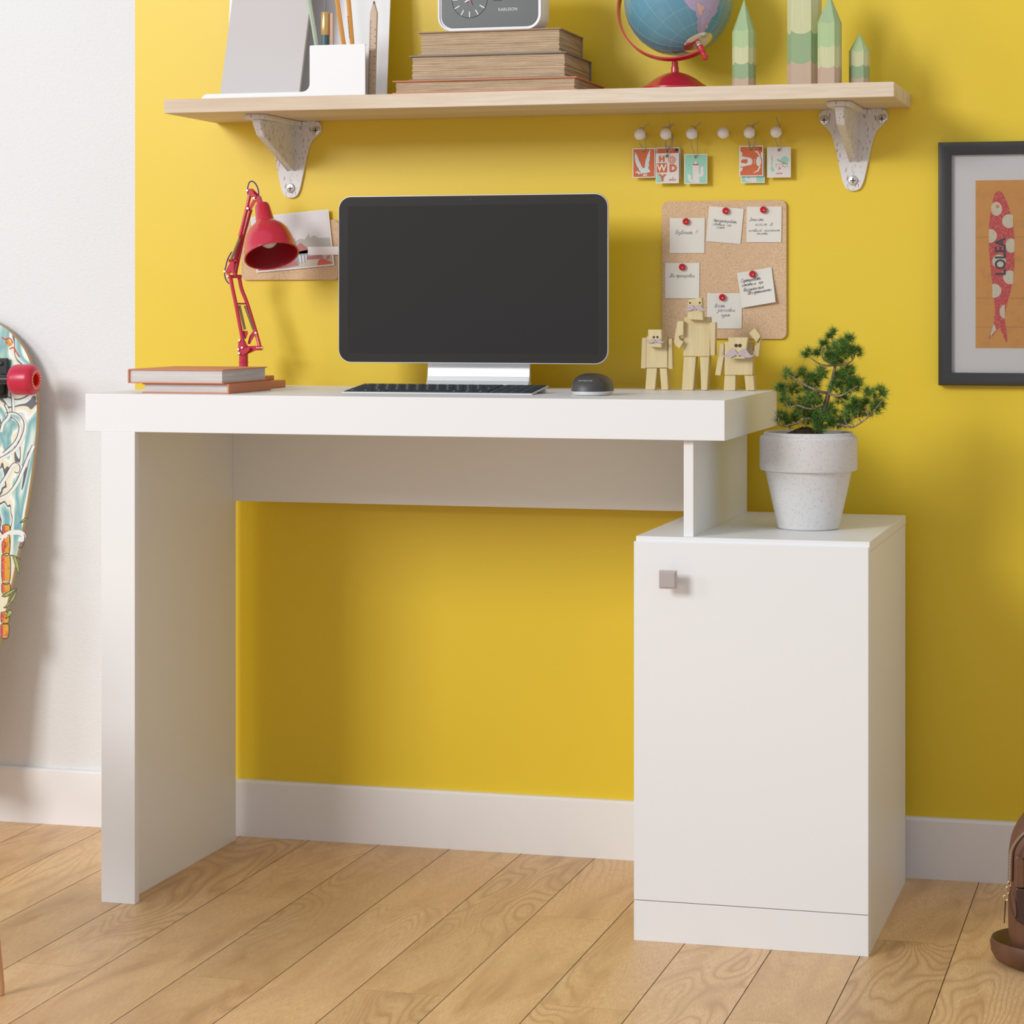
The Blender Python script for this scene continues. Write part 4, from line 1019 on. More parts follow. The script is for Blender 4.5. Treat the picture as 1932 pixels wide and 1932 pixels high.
trunk = [bp(1540, 826, .0), bp(1546, 800, -.002), bp(1554, 775, 0), bp(1560, 755, .002), bp(1563, 742, .0), bp(1568, 726, -.002), bp(1573, 705, 0), bp(1576, 688, .002), bp(1582, 660, 0)]
br_.tube(smooth(trunk, 5), [lerp(.0062, .0016, (i/40)**.7) for i in range(41)], 10)
clumps = [(1567,630,11),(1600,640,11),(1588,662,25),(1558,652,12),(1566,672,11),(1523,668,11),(1614,664,12),(1577,680,16),(1545,665,9),
 (1487,706,11),(1513,708,12),(1535,718,17),(1549,703,13),(1594,718,23),(1577,732,15),(1619,724,13),(1528,736,13),(1600,700,12),(1608,735,12),
 (1474,733,12),(1500,735,12),(1481,750,11),(1490,765,9),(1535,752,18),(1514,760,15),(1474,786,12),(1500,786,12),(1486,798,10),(1526,786,18),(1552,792,22),(1546,808,13),
 (1590,756,12),(1601,776,15),(1622,776,16),(1640,745,13),(1661,742,13),(1657,760,12),(1650,775,13),(1590,793,15),(1566,775,14),(1612,760,12),(1632,762,12),(1575,800,12)]
def branch(pts, r0, r1):
    s_ = smooth(pts, 5); br_.tube(s_, [lerp(r0, r1, i/(len(s_)-1)) for i in range(len(s_))], 7)
J1 = bp(1563, 742); J2 = bp(1576, 688)
branch([J2, bp(1562, 690, -.008), bp(1545, 686, -.012), bp(1528, 674, -.012)], .0018, .0007)
branch([J2, bp(1592, 688, -.006), bp(1608, 680, -.008), bp(1614, 664, -.008)], .0018, .0007)
branch([J2, bp(1556, 680, -.01), bp(1550, 665, -.01), bp(1556, 650, -.01)], .0014, .0006)
branch([bp(1582, 660), bp(1572, 645, -.004), bp(1566, 632, -.004)], .0010, .0005)
branch([bp(1608, 680, -.008), bp(1606, 660, -.006), bp(1600, 642, -.006)], .0010, .0005)
branch([J1, bp(1545, 738, -.012), bp(1520, 727, -.016), bp(1500, 715, -.016), bp(1488, 706, -.016)], .0024, .0008)
branch([J1, bp(1580, 748, -.012), bp(1600, 740, -.016), bp(1618, 728, -.016)], .0022, .0008)
branch([bp(1556, 765), bp(1530, 772, -.018), bp(1505, 765, -.018), bp(1488, 768, -.018), bp(1480, 750, -.018)], .0020, .0008)
branch([bp(1548, 795), bp(1520, 790, -.02), bp(1500, 800, -.022), bp(1472, 803, -.022), bp(1470, 788, -.022)], .0020, .0008)
branch([bp(1546, 805), bp(1575, 800, -.018), bp(1598, 804, -.02), bp(1612, 805, -.02), bp(1640, 785, -.02), bp(1665, 755, -.018)], .0022, .0008)
for p_ in ((1612, 805), (1625, 797), (1600, 804), (1640, 786)): branch([bp(*p_, -.02), bp(p_[0]-6, p_[1]-12, -.02), bp(p_[0]-4, p_[1]-24, -.02)], .0010, .0005)
branch([bp(1552, 775), bp(1535, 765, .01), bp(1540, 740, .015)], .0016, .0006)
obj('trunk', br_, 'bark', bo, sharp=60)
nd = B(); random.seed(11); px2m = 3.53/F
for (cx_, cy_, rr_) in clumps:
    ntuft = max(8, int(rr_*rr_/9))
    dy0 = random.uniform(-.022, .012)
    for t_ in range(ntuft):
        while True:
            q = Vector([random.uniform(-1, 1) for _ in range(3)])
            if q.length < 1: break
        rad = rr_*px2m*.82
        c = bp(cx_, cy_, dy0)+Vector((q.x*rad, q.y*rad, q.z*rad))
        axd = (q+Vector((0, -.2, .9))).normalized()
        for i in range(30):
            dd = Vector([random.gauss(0, 1) for _ in range(3)]).normalized(); dd = (dd+axd*.75).normalized()
            L_ = random.uniform(.0065, .0145); st_ = c+dd*.0006
            side = dd.cross(Vector([random.gauss(0, 1) for _ in range(3)])).normalized()*.00030
            v0, v1 = nd.bm.verts.new(st_-side), nd.bm.verts.new(st_+side); v2 = nd.bm.verts.new(st_+dd*L_)
            nd.face([v0, v1, v2])
obj('needles', nd, 'needle', bo, sharp=180, recalc=False)

# ================================================================== SHELF OBJECTS
ZS = SZ1+.0002
# --- organizer
og = thing('desk_organizer', 'white metal organizer with an open pencil box, left end of the shelf', 'organizer', (-.36, -.15, SZ1))
OYF, OYB = -.212, -.075
ox0 = wx(380, OYF); ox1 = at(689, 178, OYF).x; bx0 = at(584, 120, OYF).x; zf = wz(480, 170+6, OYF)
tz = wz(640, 84, OYF)
fr_ = [(ox0, ZS), (ox1, ZS), (ox1, tz), (bx0+.003, tz)]
g1 = [(bx0, tz-.003), (bx0, ZS+.0165)]
cv = [(bx0-.0103*(1-math.cos(R(a)))-.0, 0) for a in ()]
pts = [(ox0, ZS), (ox1, ZS), (ox1, tz-.001), (ox1-.001, tz), (bx0+.003, tz), (bx0+.0008, tz-.0009), (bx0, tz-.003), (bx0, ZS+.0200)]
for i in range(1, 7):
    a = R(15*i); pts.append((bx0-.0125*(1-math.cos(a)), ZS+.0200-.0125*math.sin(a)))
lipz = ZS+.0075
pts += [(ox0+.009, lipz), (ox0+.005, lipz-.0012), (ox0+.0015, lipz-.004)]
obj('front_plate', B().prism([(x, OYF, z) for x, z in pts], (0, .0018, 0), .0003, 1), 'whitemetal', og)
b = B().box(ox0+.001, ox1, OYF+.0018, OYB, ZS, ZS+.0018)
obj('base_plate', b, 'whitemetal', og)
b = B().box(bx0, ox1-.0005, OYF+.001, OYF+.052, tz-.0018, tz, .0005)      # folded top lip
obj('box_lip', B().box(bx0, ox1-.0005, OYF+.0005, OYF+.0075, tz-.0016, tz-.0002, .0005), 'whitemetal', og)
obj('box_back', B().box(bx0, ox1, OYF+.048, OYF+.0495, ZS+.0018, tz-.001).box(bx0, bx0+.0015, OYF+.0018, OYF+.048, ZS+.0018, tz-.001), 'whitemetal', og)
# back plate leans slightly
xr_b = at(729.5, 176, OYB).x; xr_t = at(735.5, 0, OYB+.012).x
xl_b = at(425, 180, OYB).x; lean = .03
b = B().prism([(xl_b, OYB, ZS), (xr_b, OYB, ZS), (xr_b+.0005, OYB+lean, 1.50), (xl_b, OYB+lean, 1.50)], (0, .0018, 0), .0004, 1)
obj('back_plate', b, 'whitemetal', og)
# grey folders standing in it
def board(name, label, cat, px, Yb, Yt, th, mat, ztop=1.49):
    p = [at(px[0], px[1], Yb), at(px[2], px[3], Yb)]
    x0, x1 = p[0].x, p[1].x; t0, t1 = at(px[4], 0, Yb+.02).x, at(px[6], 0, Yb+.02).x
    zt0 = at(px[4], 0, Yb+.02).z
    f = (ztop-(ZS+.002))/(zt0-(ZS+.002))
    q = [(x0, Yb, ZS+.002), (x1, Yb, ZS+.002), (x1+(t1-x1)*f, Yt, ztop), (x0+(t0-x0)*f, Yt, ztop)]
    return tag(obj(name, B().prism(q, (0, th, 0), .0004, 1), mat), label, cat)
board('notebook', 'warm grey notebook leaning at the front of the white organizer', 'notebook', (413.5, 173, 563, 171, 434, 0, 583), -.150, -.105, .006, 'greynote')
board('folder', 'pale grey folder standing behind the warm grey notebook', 'folder', (470, 173, 608, 171, 470, 0, 611), -.098, -.066, .004, 'greypaper')
def pencil(label, p0, p1, r, body, hexa=True, tip=None, cat='pencil', name='pencil', ferrule=None):
    p0, p1 = Vector(p0), Vector(p1)
    t = thing(name, label, cat, p0)
    obj('barrel', B().tube([p0, p1], r, 6), body, t, sharp=20); return t
yo = OYF+.020
def P3(x, y, Y=yo): return at(x, y, Y)
def ext(a, b, f): return a+(b-a)*f
a, b_ = P3(597, 83), P3(583, 0); dn = b_-a
pencil('sage green pencil leaning left in the organizer box', a-dn*.72, a+dn*2.0, .0036, 'pencilgreen')
a, b_ = P3(648.5, 83, yo+.008), P3(636, 0, yo+.008); dn = b_-a
pencil('orange pencil leaning left in the organizer box beside the gold-capped marker', a-dn*.72, a+dn*1.9, .0036, 'pencilorange')
a, b_ = P3(664.5, 83, yo+.012), P3(657.5, 0, yo+.012); dn = b_-a
pe = pencil('orange lettered pencil nearest the right side of the organizer box', a-dn*.72, a+dn*1.9, .0037, 'pencilorange')
xd_ = dn.normalized(); text('lettering', 'NATURE SKETCHING 2B', .0030, 'darkprint', pe, a+dn*.12+Vector((-.0016, -.0036, 0)), xd=xd_, ud=Vector((0, -1, 0)).cross(xd_)*1, sx=1.1)
mk = thing('marker_pen', 'dark marker pen with a gold cap in the organizer box', 'marker', P3(613, 160, yo))
mx_ = P3(613.5, 80, yo).x; zc0 = wz(613, 66.5, yo); zc1 = wz(613, 23, yo)
obj('barrel', B().lathe([(0, ZS+.003), (.0062, ZS+.003), (.0062, zc0)], (mx_, yo, 0), None, 24), 'teal', mk)
obj('cap', B().lathe([(.0064, zc0), (.0066, zc0+.0005), (.0066, zc1-.001), (.0060, zc1), (0, zc1)], (mx_, yo, 0), None, 28), 'gold', mk)
obj('clip', B().box(mx_+.0064, mx_+.0135, yo+.001, yo+.004, zc0-.02, zc1-.001, .0012), 'penclip', mk)
# flat ruler pencil right of the box
ry = OYF+.026
rl = thing('carpenter_pencil', 'flat wooden pencil with printed ruler marks beside the organizer box', 'pencil', P3(699, 175, ry))
q0, q1, q2 = at(693.5, 178, ry), at(706.5, 178, ry), at(704.5, 4, ry)
dxs = at(698, 25, ry).x-q0.x
zsh = wz(703, 24, ry)
dR = at(711, 24, ry).x
b = B().prism([(q0.x, ry, ZS+.0019), (q1.x, ry, ZS+.0019), (dR, ry, zsh), (at(705.5, 5, ry).x, ry, wz(704, 4, ry)), (at(704, 5, ry).x, ry, wz(704, 4, ry)), (at(698, 24, ry).x, ry, zsh)], (0, .006, 0), .0005, 1)
obj('barrel', b, 'rulerwood', rl)
b = B(); tipz = wz(704, 3, ry); b.prism([(at(703.2, 5, ry).x, ry-.0003, tipz-.004), (at(706.4, 5, ry).x, ry-.0003, tipz-.004), (at(704.9, 5, ry).x, ry-.0003, tipz+.0012)], (0, .0066, 0)); obj('lead', b, 'black', rl)
b = B()
xL = lambda z: lerp(q0.x, at(698, 24, ry).x, (z-ZS)/(zsh-ZS))
for i in range(62):
    z_ = ZS+.004+i*.0019
    if z_ > zsh-.003: break
    w_ = .0045 if i % 5 == 0 else .0025
    b.box(xL(z_)+.0003, xL(z_)+w_, ry-.00025, ry-.00005, z_, z_+.0005)
obj('ruler_marks', b, 'ink', rl)
for i, ch in enumerate('1234567890'):
    z_ = ZS+.010+i*.0107
    text('numeral', ch, .0040, 'ink', rl, (xL(z_)+.0085, ry-.0002, z_), xd=(0, 0, -1), ud=(1, 0, 0), depth=.00005)

# --- stacked old books
def oldbook(label, p, cover, dep, name='book'):
    (lx, yt), (rx, yt2), yb, Yf = p
    x0 = at(lx, yt, Yf).x; x1 = at(rx, yt2, Yf).x
    return x0, x1
def old(label, x0, x1, Yf, Yb, za, zb_, cover, pagemat='oldpage'):
    t = thing('book', label, 'book', ((x0+x1)/2, (Yf+Yb)/2, za), 'old books stacked on the shelf')
    b = B().box(x0, x1, Yf, Yb, za, za+.0020, .0006, 1).box(x0, x1, Yf, Yb, zb_-.0020, zb_, .0006, 1)
    b.box(x0+.002, x1-.001, Yb-.002, Yb+.0008, za+.0003, zb_-.0003, .0006, 1)
    obj('cover', b, cover, t)
    # page block of slightly uneven gatherings
    b = B(); zz = za+.0020; random.seed(int(x0*1e5) % 97)
    while zz < zb_-.0021:
        h_ = min(random.uniform(.0016, .0034), zb_-.0020-zz); e1, e2, e3 = random.uniform(.0, .0016), random.uniform(0, .0016), random.uniform(0, .0014)
        b.box(x0+.004+e1, x1-.0035-e2, Yf+.0035+e3, Yb-.0022, zz, zz+h_-.00005, .0003, 1); zz += h_
    obj('pages', b, pagemat, t); return t
zb1 = ZS+.0208; zb2 = zb1+.0395; zb3 = zb2+.0375
old('thin old book with orange covers at the bottom of the shelf stack', at(740, 160, -.212).x, at(1088, 160, -.212).x, -.212, -.024, ZS, zb1, 'orangecover')
old('thick old book with grey covers in the middle of the shelf stack', at(771, 120, -.205).x, at(1069, 120, -.205).x, -.205, -.038, zb1+.0001, zb2, 'graycover')
old('thick old book with tan covers on top of the shelf stack', at(788, 80, -.200).x, at(1059, 80, -.200).x, -.200, -.056, zb2+.0001, zb3, 'tancover')
# --- clock
cy0 = -.188; cx0, cx1 = wx(825.5, cy0), at(1021, 30, cy0).x; cz0 = zb3+.0003; cz1 = cz0+.115; cdep = .052
ck = thing('desk_clock', 'white rounded clock with a slate dial on top of the old books', 'clock', ((cx0+cx1)/2, cy0, cz0))
b = B(); rings = []
for (ins, y_) in ((.0032, cy0+.003), (.0032, cy0+.0005), (.0022, cy0), (.0008, cy0+.0002), (0, cy0+.0015), (0, cy0+cdep-.003), (.003, cy0+cdep)):
    rings.append([b.bm.verts.new(p) for p in rrect(cx0+ins, cx1-ins, cz0+ins, cz1-ins, .0235-ins, y_, 10)])
for A_, B_ in zip(rings, rings[1:]):
    k_ = len(A_)
    for i in range(k_): b.face([A_[i], A_[(i+1) % k_], B_[(i+1) % k_], B_[i]])
b.face(rings[-1]); b.face(list(reversed(rings[0])))
obj('case', b, 'gloss_white', ck)
fi = .0062
obj('dial', B().prism(rrect(cx0+fi, cx1-fi, cz0+fi-.0004, cz1-fi, .018, cy0+.0028, 10), (0, -.0016, 0), .0003, 1), 'clockface', ck)
dc = at(886.1, -1.0, cy0+.001); Rk = .0236
b = B()
for h_ in range(12):
    a = R(30*h_); dx, dz_ = math.sin(a), math.cos(a); p0 = dc+Vector((dx, 0, dz_))*(Rk-.0045); p1 = dc+Vector((dx, 0, dz_))*(Rk+.0045); s_ = Vector((dz_, 0, -dx))*.0008
    b.prism([p0-s_, p0+s_, p1+s_, p1-s_], (0, -.0004, 0))
tag(obj('hour_marks', b, 'whiteink', ck), 'white hour marks')
b = B(); pts = [dc+Vector((math.sin(R(10*i)), 0, math.cos(R(10*i))))*.0288 for i in range(36)]; b.tube(pts, .00035, 5, True); obj('dial_ring', b, 'black', ck)
def hand(name, ang, l0, l1, w_, mat, y_):
    a = R(ang); dv = Vector((math.sin(a), 0, math.cos(a))); s_ = Vector((dv.z, 0, -dv.x))*w_; c_ = dc+Vector((0, y_, 0))
    obj(name, B().prism([c_+dv*l0-s_, c_+dv*l0+s_, c_+dv*l1+s_, c_+dv*l1-s_], (0, -.0004, 0)), mat, ck)
hand('hour_hand', 240, -.004, .0085, .0011, 'whiteink', -.0012); hand('minute_hand', 335, -.005, .019, .0009, 'whiteink', -.0018); hand('second_hand', 155, -.006, .0095, .0005, 'handred', -.0024)
text('lettering', 'KARLSSON', .0068, 'whiteink', ck, at(940, 20.8, cy0+.0008), sx=.93)
pw = at(936, 1.5, cy0+.0008); obj('date_window', B().box(at(930, 0, cy0).x, at(946, 0, cy0).x, cy0+.0004, cy0+.0012, pw.z, pw.z+.012), 'black', ck)

# --- globe
GC = at(1280, 2.5, -.115); GR = .0848
gl_ = thing('globe', 'small blue globe on a red stand', 'globe', (at(1273, 150, -.115).x, -.115, SZ1))
rv = lambda a, b, c: (rgt*a+upv*b+tow*c)
pole = rv(.34, -.83, .44).normalized()
mp_ = Vector((0, 0, -1)).rotation_difference(pole).to_matrix()
bmg = bmesh.new(); bmesh.ops.create_uvsphere(bmg, u_segments=72, v_segments=48, radius=GR)
for v in bmg.verts: v.co = mp_ @ v.co + GC
for f in bmg.faces: f.smooth = True
gsp = obj('sphere', bmg, 'ocean', gl_, sharp=180)
b = B()
for lat in (-60, -40, -20, 0, 20, 40, 60):
    r_ = GR*math.cos(R(lat)); z_ = GR*math.sin(R(lat))
    b.tube([GC+mp_ @ Vector((r_*math.cos(R(5*i)), r_*math.sin(R(5*i)), z_)) for i in range(72)], .00028, 4, True)
for lon in range(0, 360, 20):
    b.tube([GC+mp_ @ Vector((GR*math.cos(R(t_))*math.cos(R(lon)), GR*math.cos(R(t_))*math.sin(R(lon)), GR*math.sin(R(t_)))) for t_ in range(-78, 79, 6)], .00028, 4)
obj('grid_lines', b, 'globeline', gsp)
CAM = Vector((CAMX, CAMY, H))
def ons(px, py, lift=.0003):
    d_ = ray(px, py).normalized(); o_ = CAM-GC; bq = o_.dot(d_); cq = o_.dot(o_)-(GR+lift)**2; disc = bq*bq-cq
    if disc < 0: return None
    return CAM+d_*(-bq-math.sqrt(disc))
def patch(mat, pts, lift, name='land'):
    b = B(); P_ = [(1140+x/6.44, y/6.44) for x, y in pts]
    cx_ = sum(p[0] for p in P_)/len(P_); cy_ = sum(p[1] for p in P_)/len(P_); k_ = len(P_); rings = []
    for s_ in (.25, .5, .75, 1.0): rings.append([b.bm.verts.new(ons(cx_+(p[0]-cx_)*s_, cy_+(p[1]-cy_)*s_, lift)) for p in P_])
    c0 = b.bm.verts.new(ons(cx_, cy_, lift))
    for i in range(k_): b.face([c0, rings[0][i], rings[0][(i+1) % k_]])
    for A_, B_ in zip(rings, rings[1:]):
        for i in range(k_): b.face([A_[i], B_[i], B_[(i+1) % k_], A_[(i+1) % k_]])
    obj(name, b, mat, gsp, sharp=180)
sa = [(960, -30), (975, 20), (1010, 55), (1035, 100), (1080, 125), (1115, 150), (1120, 195), (1140, 225), (1125, 260), (1135, 300), (1122, 350), (1138, 400), (1130, 450), (1140, 495), (1165, 490), (1178, 440), (1215, 400), (1225, 360), (1255, 340), (1265, 290), (1290, 250), (1305, 215), (1345, 185), (1355, 160), (1378, 140), (1370, 100), (1390, 60), (1400, 10), (1415, -60), (1440, -160), (1420, -230), (1340, -330), (1240, -400), (1120, -420), (1020, -380), (960, -280), (930, -160)]
patch('landl', sa, .0005)
patch('lando', [(1125, 35), (1150, 20), (1175, 60), (1215, 75), (1225, 105), (1195, 130), (1190, 180), (1160, 190), (1140, 150), (1130, 90)], .0009)
patch('lando', [(1225, 320), (1250, 290), (1262, 320), (1240, 350)], .0009)
pcp = lambda r_, n_: [GC+mp_ @ Vector((r_*math.cos(2*math.pi*i/n_), r_*math.sin(2*math.pi*i/n_), -math.sqrt(GR**2-r_**2)-.0006)) for i in range(n_)]
b = B(); A_ = [b.bm.verts.new(p) for p in pcp(.0245, 40)]; B_ = [b.bm.verts.new(p+pole*.0012) for p in pcp(.0235, 40)]; D_ = [b.bm.verts.new(p+pole*.0012) for p in pcp(.012, 40)]
for X_, Y_ in ((A_, B_), (B_, D_)):
    for i in range(40): b.face([X_[i], X_[(i+1) % 40], Y_[(i+1) % 40], Y_[i]])
b.face(D_)
M['mirror'] = plain('polished_polar_cap', lin(.85, .82, .75), .12, .95)
obj('polar_cap', b, 'mirror', gl_, sharp=60)
uvc = rv(-.867, -.459, -.194).normalized(); Rr = .0985; ring = []
uvc = (uvc-pole*uvc.dot(pole)).normalized(); nn_ = pole.cross(uvc)
b = B(); prev = None
for i in range(0, 61):
    a = R(-2+3*i*184/180); ctr = GC+(pole*math.cos(a)+uvc*math.sin(a))*Rr; rad_ = (pole*math.cos(a)+uvc*math.sin(a))
    q = [b.bm.verts.new(ctr+rad_*dr_+nn_*dn_) for dr_, dn_ in ((-.0012, -.0055), (.0012, -.0055), (.0012, .0055), (-.0012, .0055))]
    if prev:
        for j in range(4): b.face([prev[j], prev[(j+1) % 4], q[(j+1) % 4], q[j]])
    else: b.face(q)
    prev = q
b.face(list(reversed(prev)))
obj('meridian_arm', b, 'redglobe', gl_)
pm = Vector((0, 0, 1)).rotation_difference(pole).to_matrix()
obj('axis_pin', B().lathe([(.0050, 0), (.0052, .013), (.0035, .015), (.0032, .018), (.0048, .0205), (.0050, .0235), (.003, .0265), (0, .0272)], GC+pole*(GR+.004), pm, 20), 'redglobe', gl_)
obj('collar', B().lathe([(.0046, 0), (.0054, .0005), (.0054, .0038), (.0046, .0042)], GC+pole*(GR+.001), pm, 20), 'chrome', gl_)
sb = Vector((at(1273.5, 150, -.115).x, -.115, ZS))
low = min((GC+(pole*math.cos(R(a))+uvc*math.sin(R(a)))*Rr).z for a in range(0, 60))
zt1 = wz(1273.5, 117, -.115)
obj('stand', B().lathe([(0, 0), (.0530, 0), (.0550, .002), (.0540, .0075), (.0500, .0100), (.044, .0135), (.034, .0210), (.022, .0275), (.012, .0312), (.0062, .0322), (.0058, .041), (.0050, .0415), (.0050, zt1-ZS), (.0035, zt1-ZS+.001), (0, zt1-ZS+.001)], sb, None, 48), 'redglobe', gl_)

# --- pencil-shaped tree blocks
def blockmat(name, zs, cols, sc):
    n = N(name); uv = n.n('ShaderNodeUVMap'); sp = n.n('ShaderNodeSeparateXYZ'); n.l(uv.outputs[0], sp.inputs[0])
    c = n.math('SUBTRACT', n.math('MULTIPLY', sp.outputs[0], 2.0), 1.0); q = n.math('SUBTRACT', 1.0, n.math('MULTIPLY', c, c)); q = n.math('POWER', n.math('MAXIMUM', q, 0.0), .6)
    v = n.math('ADD', sp.outputs[1], n.math('MULTIPLY', q, sc))
    st = [(0, cols[0])]+[(z, cc) for z, cc in zip(zs, cols[1:])]
    col = n.ramp(v, st, 'CONSTANT'); f = n.noise(n.obj((1, 1, .05)), 260, 3, .6)
    n.col(n.mixc(n.ramp(f, [(.4, lin(.25, .25, .25)), (.6, lin(0, 0, 0))]), col, n.mixc(.5, col, lin(.35, .30, .2)))); n.set(Roughness=.6); n.bump(f, .12, .0004); return n.m
BW, DG, MG, LG, CR = lin(.54, .39, .28), lin(.28, .40, .21), lin(.36, .50, .26), lin(.42, .57, .28), lin(.60, .61, .34)
def tree(label, cpx, cpy, wpx, ztip, zsh_, mat, Yc):
    c = at(cpx, cpy, Yc); c.z = ZS; hw = wpx*(Yc-CAMY)/F/cT/2/1.0
    ang = R(-4)
    # elongated octagon seen from the front: a broad face with narrow chamfers
    oc_ = [(-.64, -1), (.64, -1), (1, -.55), (1, .55), (.64, 1), (-.64, 1), (-1, .55), (-1, -.55)]
    bm = bmesh.new(); uvl = bm.loops.layers.uv.new('UVMap')
    V = lambda x, y, z: bm.verts.new((c.x+hw*(x*math.cos(ang)-y*math.sin(ang)), c.y+hw*(x*math.sin(ang)+y*math.cos(ang)), z))
    lo = [V(x, y, ZS) for x, y in oc_]; hi = [V(x, y, zsh_) for x, y in oc_]; tp_ = V(0, 0, ztip); ht = ztip-ZS
    def put(vs, uvs):
        f = bm.faces.new(vs); f.smooth = False
        for l_, u_ in zip(f.loops, uvs): l_[uvl].uv = u_
    for i in range(8):
        j = (i+1) % 8; k = (zsh_-ZS)/ht
        put([lo[i], lo[j], hi[j], hi[i]], [(0, 0), (1, 0), (1, k), (0, k)])
        # tip face cut in strips so the scallop stays inside the narrowing face
        pa, pb_ = hi[i], hi[j]; n_ = 5; ua, ub = 0.0, 1.0; za_ = k
        for s_ in range(1, n_+1):
            t = s_/n_
            if s_ == n_: put([pa, pb_, tp_], [(0, za_), (1, za_), (.5, 1)]); break
            qa = bm.verts.new(hi[i].co.lerp(tp_.co, t)); qb = bm.verts.new(hi[j].co.lerp(tp_.co, t)); zc_ = k+(1-k)*t
            put([pa, pb_, qb, qa], [(0, za_), (1, za_), (1, zc_), (0, zc_)]); pa, pb_, za_ = qa, qb, zc_
    put(list(reversed(lo)), [(0, 0)]*8)
    M['tb_'+label] = mat
    o = obj('tree_block', bm, 'tb_'+label, origin=(c.x, c.y, ZS), sharp=5, recalc=False)
    tag(o, label, 'ornament', 'pencil shaped wooden trees on the shelf')
Yt = -.150
def zz_(px, py): return wz(px, py, Yt)
def fz(zs_px, cpx, tip): 
    return [ (wz(cpx, y, Yt-.02)-ZS)/(tip-ZS) for y in zs_px]
t1 = wz(1405, -2, Yt)
m1 = blockmat('tree_paint_a', fz([143-0, 115, 84, 52], 1405, t1), [BW, DG, CR, LG, MG], .035)
tree('medium green striped pencil-shaped block beside the globe', 1404, 140, 39.5, t1, wz(1405, 62, Yt), m1, Yt)
t2 = wz(1518, -75, Yt)
m2 = blockmat('tree_paint_b', fz([113, 56, -20], 1518, t2), [BW, DG, CR, LG], .035)
tree('tallest and widest green striped pencil-shaped block, its top out of view', 1518, 140, 57, t2, wz(1518, 10-20, Yt), m2, Yt)
t3 = wz(1565, -7, Yt-.006)
m3 = blockmat('tree_paint_c', fz([126, 87, 42], 1565, t3), [BW, CR, LG, MG], .035)
tree('medium green striped pencil-shaped block touching the tallest one', 1565.5, 140, 40, t3, wz(1565, 48, Yt), m3, Yt-.030)
t4 = wz(1621, 62, Yt)
m4 = blockmat('tree_paint_d', fz([143, 120, 92], 1621, t4), [BW, DG, CR, LG], .05)
tree('smallest green striped pencil-shaped block, rightmost on the shelf', 1621.5, 140, 34.5, t4, wz(1621, 97, Yt), m4, Yt)

# ================================================================== LONGBOARD
LBX = -.985; zt_ = .876
cxz = lambda z: LBX-.16*(.8-z) if z < .8 else LBX-.36*(z-.8)
def lby(z): return -.020-.130*(1-z/zt_)
hwz = [(.004, .0), (.02, .022), (.08, .036), (.16, .047), (.25, .059), (.34, .075), (.45, .0925), (.54, .105), (.59, .110), (.64, .1135), (.69, .115), (.735, .1125), (.775, .104), (.80, .094), (.815, .086), (.835, .070), (.848, .055), (.862, .036), (.872, .018), (.876, .0)]
sk = thing('longboard', 'longboard with a wave and bamboo print and red wheels leaning on the white wall', 'skateboard', (LBX, lby(0), 0))
b = B(); R1 = []; 
zs = [.004+(zt_-.004)*i/80 for i in range(81)]
def hw_(z):
    for (z0_, w0_), (z1_, w1_) in zip(hwz, hwz[1:]):
        if z0_ <= z <= z1_: return lerp(w0_, w1_, (z-z0_)/(z1_-z0_))
    return 0
hh = [hw_(z) for z in zs]; hh = [hh[0]]+[(hh[i-1]+hh[i]*2+hh[i+1])/4 for i in range(1, 80)]+[hh[-1]]
hx_ = [max((-1.012+h_)-cxz(z), 0.0) if z > .1 else h_*1.4 for z, h_ in zip(zs, hh)]
hx_ = [min(a_, .115*math.sin(math.pi*min(1, max(0, zt_-z)/.22)/2)**.6 if z > .66 else .122) for a_, z in zip(hx_, zs)]
hx_[0] = 0; hx_[-1] = 0
rx_ = [(-1.012+h_) if .2 < z else cxz(z)+a_ for z, h_, a_ in zip(zs, hh, hx_)]
outl = [Vector((x_, lby(z), z)) for z, x_ in zip(zs, rx_)]+[Vector((cxz(z)-max(a_, .0005), lby(z), z)) for z, a_ in reversed(list(zip(zs, hx_))[1:-1])]
dk = obj('deck', B().prism(outl, (0, .0085, .0004), .0008, 1), 'ply', sk)
fr = B(); lw = None
for z, x_, a_ in zip(zs[1:-1], rx_[1:-1], hx_[1:-1]):
    xl_ = cxz(z)-max(a_, .0005)+.0012; xr2 = max(x_-.0012, xl_+.0002)
    row = [fr.bm.verts.new((xl_, lby(z)-.0004, z)), fr.bm.verts.new((xr2, lby(z)-.0004, z))]
    if lw: fr.face([lw[0], lw[1], row[1], row[0]])
    lw = row
obj('deck_print', fr, 'deck', dk)
SKY = lambda px, py, l=1: (lambda z_: Vector((at(px, py, lby(z_)).x, lby(z_)-.0006-.0002*l, z_)))(at(px, py, -.06).z)
T1 = lambda x, y, l=1: SKY(x/5.367, 620+y/5.367, l)
T2 = lambda x, y, l=1: SKY(x/5.367, 960+y/5.367, l)
art = {}
def ap(m_, pts): art.setdefault(m_, B()).flat(pts)
def at_(m_, pts, r_):
    b = art.setdefault(m_, B()); q = smooth(pts, 5); pv = None
    for i, p in enumerate(q):
        t_ = (q[min(i+1, len(q)-1)]-q[max(i-1, 0)]); nn = Vector((-t_.z, 0, t_.x)); nn = nn.normalized()*r_ if nn.length > 1e-9 else Vector((r_, 0, 0))
        rw = [b.bm.verts.new(p-nn), b.bm.verts.new(p+nn)]
        if pv: b.face([pv[0], pv[1], rw[1], rw[0]], False)
        pv = rw
